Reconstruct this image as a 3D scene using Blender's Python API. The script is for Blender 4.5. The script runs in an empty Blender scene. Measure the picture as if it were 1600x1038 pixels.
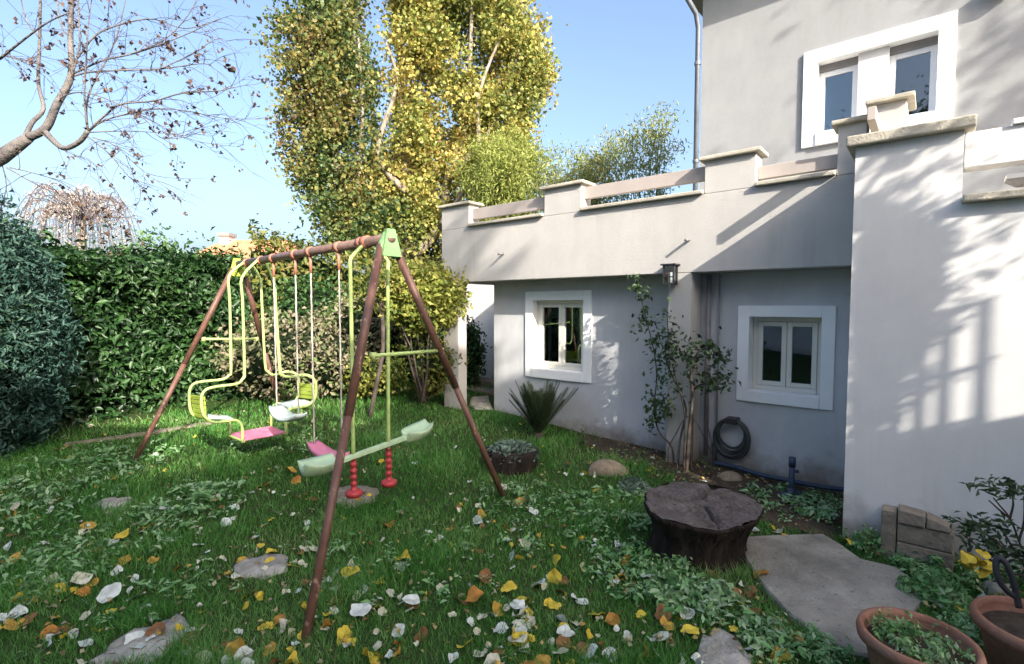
import bpy, math, random
import numpy as np
from mathutils import Vector, Matrix
random.seed(7); RS = np.random.RandomState(11)
S = bpy.context.scene
COL = S.collection

# ------------------------------------------------------------------ camera, sky, sun, exposure
FPX = 790.0; PITCH = math.atan(41/790.0); EYE = np.array([0, 0, 1.6])
cd = bpy.data.cameras.new('camera'); cam = bpy.data.objects.new('camera', cd); COL.objects.link(cam)
cam.location = (0, 0, 1.6); cam.rotation_euler = (math.pi/2-PITCH, 0, 0)
cd.sensor_width = 36; cd.lens = 36*FPX/1600; cd.clip_start = 0.05; cd.clip_end = 2000
S.camera = cam
SUN_L = (-1.56, 0.67, -0.97)                 # light travel in the frame of the house
EX = np.array([0.76888, -0.63939, 0]); EY = np.array([0.63939, 0.76888, 0])
sd = EX*SUN_L[0]+EY*SUN_L[1]+np.array([0, 0, SUN_L[2]]); sd /= np.linalg.norm(sd)
w = bpy.data.worlds.new('World'); S.world = w; w.use_nodes = True
wn = w.node_tree; bg = wn.nodes['Background']
sky = wn.nodes.new('ShaderNodeTexSky'); sky.sky_type = 'NISHITA'; sky.sun_disc = False
sky.sun_elevation = math.asin(-sd[2]); sky.sun_rotation = math.atan2(-sd[0], -sd[1])
sky.air_density = 1.0; sky.dust_density = 6.0; sky.ozone_density = 2.4
wn.links.new(sky.outputs[0], bg.inputs[0]); bg.inputs[1].default_value = 0.115
sl = bpy.data.lights.new('sun', 'SUN'); sl.energy = 2.9; sl.angle = math.radians(0.5); sl.color = (1, 0.93, 0.82)
so = bpy.data.objects.new('sun', sl); COL.objects.link(so)
so.rotation_euler = Vector(sd).to_track_quat('-Z', 'Y').to_euler()
S.view_settings.view_transform = 'Standard'; S.view_settings.look = 'None'
S.view_settings.gamma = 1; S.view_settings.use_curve_mapping = False
S.view_settings.exposure = 1.84

# ------------------------------------------------------------------ helpers: measuring
def ray(px, py):
    a = (px-800)/FPX; b = -(py-519)/FPX; c, s = math.cos(PITCH), math.sin(PITCH)
    return np.array([a, c+b*s, -s+b*c])
def dep(px, py, Y):
    d = ray(px, py); return EYE+d*Y/d[1]
def gz(px, py, z=0.0):
    d = ray(px, py); return EYE+d*(z-1.6)/d[2]
def pln(px, py, P, n):
    d = ray(px, py); n = np.array(n); return EYE+d*(np.dot(np.array(P)-EYE, n)/np.dot(d, n))
def ground(x, y):
    v = 0.07*(y-3.7)+0.03*(-x)
    v = math.log(1+math.exp(v*18))/18
    v = 0.42*math.tanh(v/0.42)
    return v-0.03+0.012*math.sin(x*2.3+1)*math.cos(y*1.9)+0.006*math.sin(x*6.1)*math.sin(y*5.3+2)
def groundN(x, y):
    v = 0.07*(y-3.7)+0.03*(-x)
    v = np.log1p(np.exp(np.clip(v*18, -50, 50)))/18
    v = np.where(v > 50/18, 0.07*(y-3.7)+0.03*(-x), v)
    v = 0.42*np.tanh(v/0.42)
    return v-0.03+0.012*np.sin(x*2.3+1)*np.cos(y*1.9)+0.006*np.sin(x*6.1)*np.sin(y*5.3+2)
def gpt(px, py):
    z = 0
    for _ in range(12):
        p = gz(px, py, z); z = 0.5*z+0.5*ground(p[0], p[1])
    return np.array([p[0], p[1], ground(p[0], p[1])])

# ------------------------------------------------------------------ helpers: objects
def props(o, label=None, cat=None, group=None, kind=None):
    if label: o['label'] = label
    if cat: o['category'] = cat
    if group: o['group'] = group
    if kind: o['kind'] = kind
    return o
def empty(name, label, cat, loc=(0, 0, 0), rz=0, group=None):
    o = bpy.data.objects.new(name, None); COL.objects.link(o)
    o.location = [float(v) for v in loc]; o.rotation_euler = (0, 0, rz); o.empty_display_size = .1
    return props(o, label, cat, group)
def finish(name, me, mat, parent=None, smooth=False, bevel=0, world=False):
    if mat: me.materials.append(mat)
    if smooth: me.polygons.foreach_set('use_smooth', [True]*len(me.polygons))
    o = bpy.data.objects.new(name, me); COL.objects.link(o)
    if parent: o.parent = parent
    if world and parent:
        q = parent; off = Vector((0, 0, 0))
        while q: off += q.location; q = q.parent
        me.transform(Matrix.Translation(-off))
    if bevel:
        m = o.modifiers.new('bevel', 'BEVEL'); m.width = bevel; m.segments = 2; m.limit_method = 'ANGLE'; m.angle_limit = .7
    return o
class MB:
    def __init__(s): s.v = []; s.f = []
    def add(s, vs, fs):
        k = len(s.v); s.v += [tuple(float(c) for c in p) for p in vs]; s.f += [tuple(i+k for i in f) for f in fs]; return s
    def box(s, x0, x1, y0, y1, z0, z1):
        return s.add([(x0, y0, z0), (x1, y0, z0), (x1, y1, z0), (x0, y1, z0), (x0, y0, z1), (x1, y0, z1), (x1, y1, z1), (x0, y1, z1)],
                     [(0, 3, 2, 1), (4, 5, 6, 7), (0, 1, 5, 4), (1, 2, 6, 5), (2, 3, 7, 6), (3, 0, 4, 7)])
    def slab(s, quad, n):
        q = [np.array(p, float) for p in quad]; n = np.array(n, float); m = len(q)
        return s.add(q+[p+n for p in q], [tuple(range(m))[::-1], tuple(range(m, 2*m))]+[(i, (i+1) % m, m+(i+1) % m, m+i) for i in range(m)])
    def tube(s, pts, r, n=8, cap=True):
        P = [np.array(p, float) for p in pts]; m = len(P)
        R = list(r) if hasattr(r, '__len__') else [r]*m
        T = [P[min(i+1, m-1)]-P[max(i-1, 0)] for i in range(m)]; T = [t/(np.linalg.norm(t)+1e-9) for t in T]
        up = np.array([0, 0, 1.]) if abs(T[0][2]) < .9 else np.array([1., 0, 0])
        u = np.cross(T[0], up); u /= np.linalg.norm(u); vs = []
        for i in range(m):
            u = u-T[i]*np.dot(u, T[i]); u /= (np.linalg.norm(u)+1e-9); v = np.cross(T[i], u)
            for k in range(n):
                a = 2*math.pi*k/n; vs.append(P[i]+(u*math.cos(a)+v*math.sin(a))*R[i])
        fs = [(i*n+k, i*n+(k+1) % n, (i+1)*n+(k+1) % n, (i+1)*n+k) for i in range(m-1) for k in range(n)]
        if cap: fs += [tuple(range(n))[::-1], tuple(range((m-1)*n, m*n))]
        return s.add(vs, fs)
    def lathe(s, prof, c=(0, 0, 0), n=24, jag=None):
        vs = []
        for i, (r, z) in enumerate(prof):
            for k in range(n):
                a = 2*math.pi*k/n; q = jag(a, z) if jag else 1
                vs.append((c[0]+r*q*math.cos(a), c[1]+r*q*math.sin(a), c[2]+z))
        fs = [(i*n+k, i*n+(k+1) % n, (i+1)*n+(k+1) % n, (i+1)*n+k) for i in range(len(prof)-1) for k in range(n)]
        return s.add(vs, fs)
    def rock(s, c, rx, ry, rz, seed=0, n=10, m=7, amp=.18, flat=1.0):
        rr = np.random.RandomState(seed); ph = rr.rand(6)*6
        vs = []
        for i in range(m+1):
            t = math.pi*i/m
            for k in range(n):
                a = 2*math.pi*k/n
                q = 1+amp*(math.sin(2*a+ph[0])*math.sin(t+ph[1])+.6*math.sin(3*a+ph[2]+2*t)+.5*math.sin(5*a+ph[3]))+amp*.5*(rr.rand()-.5)
                z = math.cos(t); z = min(z, .62) if flat < 1 else z
                vs.append((c[0]+rx*q*math.sin(t)*math.cos(a), c[1]+ry*q*math.sin(t)*math.sin(a), c[2]+rz*z*(1+.1*amp*rr.rand())))
        return s.add(vs, [(i*n+k, (i+1)*n+k, (i+1)*n+(k+1) % n, i*n+(k+1) % n) for i in range(m) for k in range(n)])
    def build(s, name, mat, parent=None, **kw):
        me = bpy.data.meshes.new(name); me.from_pydata(s.v, [], s.f); me.update()
        return finish(name, me, mat, parent, **kw)
def smooth_path(P, sub=4):
    P = [np.array(p, float) for p in P]; out = []
    for i in range(len(P)-1):
        p0 = P[max(i-1, 0)]; p1 = P[i]; p2 = P[i+1]; p3 = P[min(i+2, len(P)-1)]
        for k in range(sub):
            t = k/sub
            out.append(.5*((2*p1)+(-p0+p2)*t+(2*p0-5*p1+4*p2-p3)*t*t+(-p0+3*p1-3*p2+p3)*t**3))
    out.append(P[-1]); return out
def wall_grid(x0, x1, z0, z1, y0, y1, holes):
    mb = MB()
    xs = sorted({x0, x1} | {h[0] for h in holes} | {h[1] for h in holes}); zs = sorted({z0, z1} | {h[2] for h in holes} | {h[3] for h in holes})
    def solid(i, j):
        if i < 0 or j < 0 or i >= len(xs)-1 or j >= len(zs)-1: return False
        cx = (xs[i]+xs[i+1])/2; cz = (zs[j]+zs[j+1])/2
        return not any(h[0] < cx < h[1] and h[2] < cz < h[3] for h in holes)
    for i in range(len(xs)-1):
        for j in range(len(zs)-1):
            if not solid(i, j): continue
            a, b, c, d = xs[i], xs[i+1], zs[j], zs[j+1]
            mb.add([(a, y0, c), (b, y0, c), (b, y0, d), (a, y0, d)], [(0, 1, 2, 3)])
            mb.add([(a, y1, c), (b, y1, c), (b, y1, d), (a, y1, d)], [(3, 2, 1, 0)])
            if not solid(i-1, j): mb.add([(a, y0, c), (a, y1, c), (a, y1, d), (a, y0, d)], [(3, 2, 1, 0)])
            if not solid(i+1, j): mb.add([(b, y0, c), (b, y1, c), (b, y1, d), (b, y0, d)], [(0, 1, 2, 3)])
            if not solid(i, j-1): mb.add([(a, y0, c), (b, y0, c), (b, y1, c), (a, y1, c)], [(3, 2, 1, 0)])
            if not solid(i, j+1): mb.add([(a, y0, d), (b, y0, d), (b, y1, d), (a, y1, d)], [(0, 1, 2, 3)])
    return mb
def leaf_mesh(name, P, size, mat, parent=None, N=None, tilt=1.0, aspect=.55, world=True, szvar=.35, fold=.18, rs=RS, droop=0.0):
    """many small folded leaves as one mesh; N = preferred facing, tilt = how far each strays from it"""
    P = np.asarray(P, float); n = len(P)
    nn = rs.normal(size=(n, 3))*tilt
    if N is not None: nn += N
    nn /= np.linalg.norm(nn, axis=1)[:, None]+1e-9
    d = rs.normal(size=(n, 3)); d[:, 2] -= droop
    d -= nn*np.sum(d*nn, 1)[:, None]; d /= np.linalg.norm(d, axis=1)[:, None]+1e-9
    sdir = np.cross(nn, d)
    sz = (size if np.ndim(size) else np.full(n, float(size)))*(1+szvar*rs.uniform(-1, 1, n)); sz = sz[:, None]
    b = P-d*sz*.5; t = P+d*sz*.5
    l = P+sdir*sz*aspect*.5+nn*sz*fold-d*sz*.08; r = P-sdir*sz*aspect*.5+nn*sz*fold-d*sz*.08
    V = np.stack([b, r, t, l], 1).reshape(-1, 3)
    me = bpy.data.meshes.new(name)
    me.vertices.add(4*n); me.vertices.foreach_set('co', V.ravel())
    k = np.arange(n)[:, None]*4
    F = np.concatenate([k+np.array([[0, 1, 2]]), k+np.array([[0, 2, 3]])], 1).ravel()
    me.loops.add(6*n); me.loops.foreach_set('vertex_index', F.astype(np.int32))
    me.polygons.add(2*n); me.polygons.foreach_set('loop_start', np.arange(2*n, dtype=np.int32)*3)
    me.update(calc_edges=True)
    return finish(name, me, mat, parent, world=world)

# ------------------------------------------------------------------ helpers: materials
def mat(name, col, rough=.7, var=.12, scale=6, bump=.0, bscale=60, spec=.35, metal=0, col2=None, stain=0, stretch=None, detail=6, dirt=0, chip=None, streak=0):
    m = bpy.data.materials.new(name); m.use_nodes = True; nt = m.node_tree; N = nt.nodes; L = nt.links
    b = N['Principled BSDF']; b.inputs['Roughness'].default_value = rough
    b.inputs['Specular IOR Level'].default_value = spec; b.inputs['Metallic'].default_value = metal
    tc = N.new('ShaderNodeTexCoord'); mp = N.new('ShaderNodeMapping'); L.new(tc.outputs['Object'], mp.inputs[0])
    if stretch: mp.inputs['Scale'].default_value = stretch
    nz = N.new('ShaderNodeTexNoise'); nz.inputs['Scale'].default_value = scale; nz.inputs['Detail'].default_value = detail; nz.inputs['Roughness'].default_value = .62
    L.new(mp.outputs[0], nz.inputs['Vector'])
    rp = N.new('ShaderNodeValToRGB'); c = np.array(col); c2 = np.array(col2) if col2 else c*(1+var)
    c1 = c*(1-var) if not col2 else c
    rp.color_ramp.elements[0].position = .32; rp.color_ramp.elements[1].position = .68
    rp.color_ramp.elements[0].color = (*c1, 1); rp.color_ramp.elements[1].color = (*np.clip(c2, 0, 1), 1)
    L.new(nz.outputs[0], rp.inputs[0]); out = rp.outputs[0]
    if stain:
        n2 = N.new('ShaderNodeTexNoise'); n2.inputs['Scale'].default_value = 1.1; n2.inputs['Detail'].default_value = 9; n2.inputs['Roughness'].default_value = .7
        m2 = N.new('ShaderNodeMapping'); m2.inputs['Scale'].default_value = (1.6, 1.6, .7); L.new(tc.outputs['Object'], m2.inputs[0]); L.new(m2.outputs[0], n2.inputs['Vector'])
        r2 = N.new('ShaderNodeValToRGB'); r2.color_ramp.elements[0].position = .3; r2.color_ramp.elements[1].position = .62
        r2.color_ramp.elements[0].color = (1-stain, 1-stain, 1-stain*1.05, 1); r2.color_ramp.elements[1].color = (1, 1, 1, 1)
        L.new(n2.outputs[0], r2.inputs[0])
        mx = N.new('ShaderNodeMix'); mx.data_type = 'RGBA'; mx.blend_type = 'MULTIPLY'; mx.inputs[0].default_value = 1
        L.new(out, mx.inputs[6]); L.new(r2.outputs[0], mx.inputs[7]); out = mx.outputs[2]
    def mixin(kind, fac, colr, a):
        q = N.new('ShaderNodeMix'); q.data_type = 'RGBA'; q.blend_type = kind; L.new(fac, q.inputs[0]); L.new(a, q.inputs[6]); q.inputs[7].default_value = (*colr, 1); return q.outputs[2]
    def noise(sc, mapscale=(1, 1, 1), det=6, ro=.65):
        a = N.new('ShaderNodeMapping'); a.inputs['Scale'].default_value = mapscale; L.new(tc.outputs['Object'], a.inputs[0])
        q = N.new('ShaderNodeTexNoise'); q.inputs['Scale'].default_value = sc; q.inputs['Detail'].default_value = det; q.inputs['Roughness'].default_value = ro; L.new(a.outputs[0], q.inputs['Vector']); return q.outputs[0]
    def rng(v, a, b_, c=0., d=1.):
        q = N.new('ShaderNodeMapRange'); q.inputs[1].default_value = a; q.inputs[2].default_value = b_; q.inputs[3].default_value = c; q.inputs[4].default_value = d; L.new(v, q.inputs[0]); return q.outputs[0]
    def mul(a, b_):
        q = N.new('ShaderNodeMath'); q.operation = 'MULTIPLY'; L.new(a, q.inputs[0]); L.new(b_, q.inputs[1]); return q.outputs[0]
    if dirt:      # soil splashed on the foot of a wall, with an uneven upper edge
        sx_ = N.new('ShaderNodeSeparateXYZ'); L.new(tc.outputs['Object'], sx_.inputs[0])
        ad = N.new('ShaderNodeMath'); ad.operation = 'MULTIPLY_ADD'; L.new(noise(5), ad.inputs[0]); ad.inputs[1].default_value = -.55; L.new(sx_.outputs[2], ad.inputs[2])
        out = mixin('MIX', rng(ad.outputs[0], .02, -.22, 0, dirt), (.20, .165, .125), out)
    if streak:    # rain streaks
        out = mixin('MIX', mul(rng(noise(7, (1, 1, .07)), .52, .75, 0, streak), rng(noise(1.3), .4, .65)), (.24, .22, .19), out)
    if chip: out = mixin('MIX', rng(noise(22, (1, 1, .45), 8), .60, .64, 0, .8), chip, out)
    L.new(out, b.inputs['Base Color'])
    if bump:
        n3 = N.new('ShaderNodeTexNoise'); n3.inputs['Scale'].default_value = bscale; n3.inputs['Detail'].default_value = 5
        L.new(mp.outputs[0], n3.inputs['Vector'])
        bp = N.new('ShaderNodeBump'); bp.inputs['Strength'].default_value = bump; bp.inputs['Distance'].default_value = .02
        L.new(n3.outputs[0], bp.inputs['Height']); L.new(bp.outputs[0], b.inputs['Normal'])
    return m
def leafmat(name, cols, trans=.3, rough=.5, clump=1.2, mixn=.45, spec=.3):
    """colour per leaf (random per island) blended with clumps of noise, partly translucent"""
    m = bpy.data.materials.new(name); m.use_nodes = True; nt = m.node_tree; N = nt.nodes; L = nt.links
    b = N['Principled BSDF']; b.inputs['Roughness'].default_value = rough; b.inputs['Specular IOR Level'].default_value = spec
    g = N.new('ShaderNodeNewGeometry'); tc = N.new('ShaderNodeTexCoord'); nz = N.new('ShaderNodeTexNoise')
    nz.inputs['Scale'].default_value = clump; nz.inputs['Detail'].default_value = 3; L.new(tc.outputs['Object'], nz.inputs['Vector'])
    st = N.new('ShaderNodeMapRange'); st.inputs[1].default_value = .3; st.inputs[2].default_value = .7; L.new(nz.outputs[0], st.inputs[0])
    mx = N.new('ShaderNodeMix'); mx.data_type = 'FLOAT'; mx.inputs[0].default_value = mixn
    L.new(g.outputs['Random Per Island'], mx.inputs[2]); L.new(st.outputs[0], mx.inputs[3])
    rp = N.new('ShaderNodeValToRGB'); e = rp.color_ramp.elements
    while len(e) < len(cols): e.new(.5)
    for i, c in enumerate(cols): e[i].position = .08+.84*i/(len(cols)-1); e[i].color = (*c, 1)
    L.new(mx.outputs[0], rp.inputs[0]); L.new(rp.outputs[0], b.inputs['Base Color'])
    tr = N.new('ShaderNodeBsdfTranslucent'); L.new(rp.outputs[0], tr.inputs[0])
    ms = N.new('ShaderNodeMixShader'); ms.inputs[0].default_value = trans
    L.new(b.outputs[0], ms.inputs[1]); L.new(tr.outputs[0], ms.inputs[2]); L.new(ms.outputs[0], N['Material Output'].inputs[0])
    return m

M = {}
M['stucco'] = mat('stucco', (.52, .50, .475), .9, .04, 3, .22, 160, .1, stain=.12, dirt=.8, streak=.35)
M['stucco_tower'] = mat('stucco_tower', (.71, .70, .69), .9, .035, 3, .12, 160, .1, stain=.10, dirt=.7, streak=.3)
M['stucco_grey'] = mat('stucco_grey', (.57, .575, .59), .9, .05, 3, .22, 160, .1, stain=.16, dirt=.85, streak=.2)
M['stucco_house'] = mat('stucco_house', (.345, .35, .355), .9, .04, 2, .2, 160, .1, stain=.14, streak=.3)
M['white'] = mat('white_trim', (.90, .90, .89), .6, .03, 8, .05, 90, .3)
M['pvc'] = mat('pvc_frame', (.72, .70, .62), .4, .03, 8, 0, 9, .4)
M['pvcw'] = mat('pvc_white', (.85, .86, .88), .4, .02, 8, 0, 9, .4)
M['coping'] = mat('coping_stone', (.50, .46, .38), .85, .18, 12, .3, 90, .2, stain=.3)
M['rail'] = mat('rail_paint', (.42, .37, .34), .7, .06, 5, .1, 80, .3)
M['zinc'] = mat('zinc_pipe', (.16, .175, .20), .5, .15, 9, .05, 60, .5, .3)
M['greypipe'] = mat('grey_plastic_pipe', (.22, .21, .21), .6, .1, 9, 0, 60, .3)
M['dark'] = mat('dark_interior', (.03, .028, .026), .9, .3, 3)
M['curtain'] = mat('curtain', (.6, .58, .55), .9, .08, 4, .3, 20, .1, stretch=(9, 9, .4))
M['sky_reflection'] = mat('blue_sky_reflection', (.30, .58, .95), .7, .05, 4)  # sky's reflection put into the colour of a sheet behind the glass
M['black'] = mat('black_plastic', (.03, .03, .034), .5, .2, 20, .05, 90)
M['hose'] = mat('garden_hose', (.045, .05, .05), .45, .2, 20, .0, 90)
M['bluepipe'] = mat('blue_pvc', (.03, .05, .085), .45, .12, 20, .0, 90)
M['legbrown'] = mat('brown_tube', (.17, .088, .062), .5, .25, 14, .15, 60, .4, col2=(.12, .055, .04), chip=(.42, .27, .21))
M['beam'] = mat('beam_tube', (.19, .12, .10), .5, .2, 14, .15, 60, .4, chip=(.30, .22, .2))
M['lime'] = mat('lime_tube', (.50, .64, .22), .42, .12, 14, .05, 60, .4, stain=.2, chip=(.34, .36, .2))
M['mint'] = mat('mint_plastic', (.52, .68, .44), .5, .12, 10, .1, 60, .3, stain=.25)
M['limeplastic'] = mat('lime_plastic', (.45, .56, .08), .5, .15, 14, .1, 60, .3, stain=.3)
M['bracketgreen'] = mat('bracket_green', (.22, .40, .17), .5, .12, 14, .1, 60, .3, stain=.3)
M['pale'] = mat('pale_plastic', (.66, .76, .70), .5, .1, 10, .1, 60, .3, stain=.25)
M['pink'] = mat('pink_plastic', (.74, .24, .36), .45, .12, 10, .05, 60, .35, stain=.12)
M['red'] = mat('red_plastic', (.42, .045, .055), .42, .12, 10, .05, 60, .4)
M['rope'] = mat('rope', (.60, .52, .46), .9, .15, 80, .3, 200, .1)
M['redclamp'] = mat('red_clamp', (.50, .20, .13), .5, .12, 20, .05, 60, .4)
M['soil'] = mat('soil', (.045, .033, .024), .95, .4, 20, .8, 30, .1, col2=(.09, .07, .05))
M['concrete'] = mat('concrete', (.25, .235, .20), .92, .14, 3.5, .9, 55, .15, stain=.4, col2=(.38, .35, .30), detail=12, chip=(.14, .14, .10))
M['stone'] = mat('pale_stone', (.26, .25, .21), .9, .25, 9, .9, 30, .15, col2=(.50, .46, .41), stain=.4, detail=12, chip=(.12, .14, .07))
M['brownstone'] = mat('brown_stone', (.20, .15, .10), .9, .3, 9, .8, 22, .15, col2=(.32, .26, .19))
M['greystone'] = mat('grey_stone', (.20, .17, .135), .9, .3, 12, .9, 22, .15, col2=(.32, .275, .215), stain=.3)
M['terracotta'] = mat('terracotta', (.27, .12, .08), .85, .2, 8, .3, 60, .15, stain=.35, col2=(.38, .20, .14), dirt=.6)
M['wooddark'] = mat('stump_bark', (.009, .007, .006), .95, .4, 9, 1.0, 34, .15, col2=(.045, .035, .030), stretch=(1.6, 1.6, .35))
M['woodtop_'] = mat('stump_top', (.06, .048, .042), .8, .3, 9, .7, 26, .25, col2=(.135, .115, .11))
def ringmat():
    m = mat('stump_cut', (.07, .056, .05), .85, .3, 9, .9, 40, .2, col2=(.16, .138, .13), detail=12, chip=(.03, .024, .02)); nt = m.node_tree; N = nt.nodes; L = nt.links; b = N['Principled BSDF']
    tc = N.new('ShaderNodeTexCoord'); wv = N.new('ShaderNodeTexWave'); wv.wave_type = 'RINGS'; wv.rings_direction = 'Z'; wv.inputs['Scale'].default_value = 9; wv.inputs['Distortion'].default_value = 5; wv.inputs['Detail'].default_value = 4; wv.inputs['Detail Scale'].default_value = 1.5
    L.new(tc.outputs['Object'], wv.inputs['Vector']); src = b.inputs['Base Color'].links[0].from_socket
    mx = N.new('ShaderNodeMix'); mx.data_type = 'RGBA'; mx.blend_type = 'MULTIPLY'; mx.inputs[0].default_value = .22; L.new(src, mx.inputs[6]); L.new(wv.outputs[0], mx.inputs[7]); L.new(mx.outputs[2], b.inputs['Base Color']); return m
M['woodtop'] = ringmat()
M['bark'] = mat('poplar_bark', (.16, .125, .095), .9, .3, 5, .8, 18, .15, col2=(.36, .31, .25), stretch=(2, 2, .5))
M['barkdark'] = mat('dark_bark', (.045, .035, .03), .9, .3, 9, .6, 30, .15, col2=(.11, .09, .075))
M['barkbare'] = mat('bare_tree_bark', (.075, .065, .07), .85, .3, 5, .7, 30, .2, col2=(.20, .18, .165))
M['twig'] = mat('twig', (.10, .085, .10), .85, .2, 9, 0, 30, .2)
M['rooftile'] = mat('roof_tile', (.42, .17, .09), .9, .2, 3, .4, 20, .1, col2=(.5, .24, .14))
M['render'] = mat('far_render', (.55, .48, .40), .9, .05, 2)
M['straw'] = mat('dry_leaf_yellow', (.62, .42, .04), .6, .2, 20, .1, 60, .3)
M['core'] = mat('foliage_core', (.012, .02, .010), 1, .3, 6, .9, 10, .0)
LM = dict(
 hedge=leafmat('hedge_leaf', [(.010, .032, .010), (.022, .065, .018), (.042, .105, .028), (.08, .16, .045)], .2, .42, 1.3, .4, .4),
 hedgepale=leafmat('hedge_leaf_pale', [(.05, .11, .03), (.10, .19, .06), (.2, .3, .12)], .3, .45),  # paler leaf tone for the rounded bush behind the hedge
 conifer=leafmat('conifer_leaf', [(.014, .045, .034), (.03, .08, .062), (.06, .12, .095), (.05, .10, .03)], .15, .5, .9, .5),
 poplar=leafmat('poplar_leaf', [(.06, .10, .03), (.16, .21, .05), (.29, .31, .08), (.39, .35, .10), (.47, .36, .10), (.36, .22, .07)], .35, .42, .6, .5),
 poplarg=leafmat('poplar_leaf_green', [(.03, .07, .03), (.07, .13, .045), (.14, .18, .055), (.26, .23, .07), (.16, .11, .05)], .35, .42, .7, .5),
 gold=leafmat('gold_leaf', [(.10, .15, .03), (.22, .27, .05), (.38, .37, .09), (.46, .43, .14)], .4, .5),
 bamboo=leafmat('bamboo_leaf', [(.18, .25, .05), (.33, .38, .09), (.46, .46, .16)], .4, .45),
 bambood=leafmat('bamboo_leaf_dark', [(.17, .24, .09), (.30, .35, .13), (.48, .44, .17)], .35, .45),
 dry=leafmat('dry_shrub_leaf', [(.08, .11, .04), (.20, .20, .11), (.34, .28, .20), (.12, .19, .05), (.07, .12, .03)], .25, .7, 1.6, .5),
 mixed=leafmat('mixed_shrub_leaf', [(.03, .06, .015), (.08, .12, .025), (.20, .20, .04), (.16, .09, .04)], .3, .5, 1.6, .5),
 green=leafmat('shrub_leaf', [(.02, .055, .015), (.045, .11, .03), (.09, .17, .05)], .25, .45),
 rose=leafmat('rose_leaf', [(.02, .045, .02), (.05, .09, .035), (.10, .14, .07)], .2, .4),
 fern=leafmat('fern_leaf', [(.03, .05, .025), (.05, .075, .035), (.10, .12, .06)], .2, .5),
 grass=leafmat('grass_blade', [(.025, .11, .018), (.055, .20, .03), (.095, .28, .05), (.17, .34, .09), (.26, .32, .13)], .3, .5, 1.1, .55),
 weed=leafmat('weed_leaf', [(.06, .19, .05), (.15, .33, .11), (.30, .47, .23), (.42, .52, .34)], .3, .45),
 silver=leafmat('silver_leaf', [(.07, .12, .08), (.15, .22, .16), (.30, .36, .30)], .2, .6),
 lichen=leafmat('lichen_leaf', [(.09, .10, .09), (.2, .22, .21), (.38, .4, .4)], .1, .7),
 litter=leafmat('leaf_litter', [(.08, .045, .02), (.20, .13, .06), (.40, .36, .24), (.45, .30, .06), (.16, .08, .04)], .15, .6),
 brown=leafmat('withered_leaf', [(.05, .035, .04), (.10, .06, .045), (.16, .10, .06)], .2, .7),
 pinkish=leafmat('weeping_leaf', [(.45, .38, .33), (.55, .47, .40), (.6, .53, .46)], .4, .7),
)
def glassmat():
    m = bpy.data.materials.new('window_glass'); m.use_nodes = True; nt = m.node_tree; N = nt.nodes; L = nt.links
    N.remove(N['Principled BSDF'])
    g = N.new('ShaderNodeBsdfGlossy'); g.inputs['Roughness'].default_value = .02; g.inputs[0].default_value = (.9, .93, .95, 1)
    t = N.new('ShaderNodeBsdfTransparent'); t.inputs[0].default_value = (.62, .66, .66, 1)
    lw = N.new('ShaderNodeLayerWeight'); lw.inputs[0].default_value = .35
    mr = N.new('ShaderNodeMapRange'); mr.inputs[3].default_value = .10; mr.inputs[4].default_value = .8
    L.new(lw.outputs['Fresnel'], mr.inputs[0])
    ms = N.new('ShaderNodeMixShader'); L.new(mr.outputs[0], ms.inputs[0]); L.new(t.outputs[0], ms.inputs[1]); L.new(g.outputs[0], ms.inputs[2])
    L.new(ms.outputs[0], N['Material Output'].inputs[0]); return m
M['glass'] = glassmat()
M['greenstem'] = mat('green_stem', (.12, .15, .04), .6, .2, 9)

# ================================================================== THE GROUND
dense = np.arange(-9, 9.01, .12)
xs = np.concatenate([[-400, -150, -60, -30, -18, -13], dense, [13, 18, 30, 60, 150, 400]])
ys = np.concatenate([[-400, -120, -40, -15, -6, -2], np.arange(0, 11, .12), [13, 18, 30, 60, 150, 400]])
XX, YY = np.meshgrid(xs, ys); ZZ = groundN(XX, YY)
V = np.stack([XX, YY, ZZ], -1).reshape(-1, 3); nx = len(xs)
F = [(j*nx+i, j*nx+i+1, (j+1)*nx+i+1, (j+1)*nx+i) for j in range(len(ys)-1) for i in range(nx-1)]
me = bpy.data.meshes.new('ground'); me.from_pydata(V.tolist(), [], F)
M['ground'] = mat('ground_turf', (.03, .065, .015), .95, .3, 5, .8, 40, .1, col2=(.045, .06, .022))
lawn = finish('ground', me, M['ground'], smooth=True); props(lawn, kind='structure')

# ================================================================== THE HOUSE  (local frame: x along the facade, y into the house)
P0 = gz(1040, 722, .05); HO = np.array([P0[0], P0[1], 0.0]); RZ = math.atan2(EX[1], EX[0])
def h2w(x, y, z): return HO+EX*x+EY*y+np.array([0, 0, z])
def w2h(p): d = np.array(p)-HO; return float(np.dot(d, EX)), float(np.dot(d, EY)), float(d[2])
house = empty('house', 'pale stucco house with a raised terrace, stepped parapet and a taller grey block behind', 'house', HO, RZ)
TY = -0.67
def hp(name, m, mb, bevel=.006, parent=None, **k): return mb.build(name, M[m], parent or house, bevel=bevel, **k)
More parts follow.
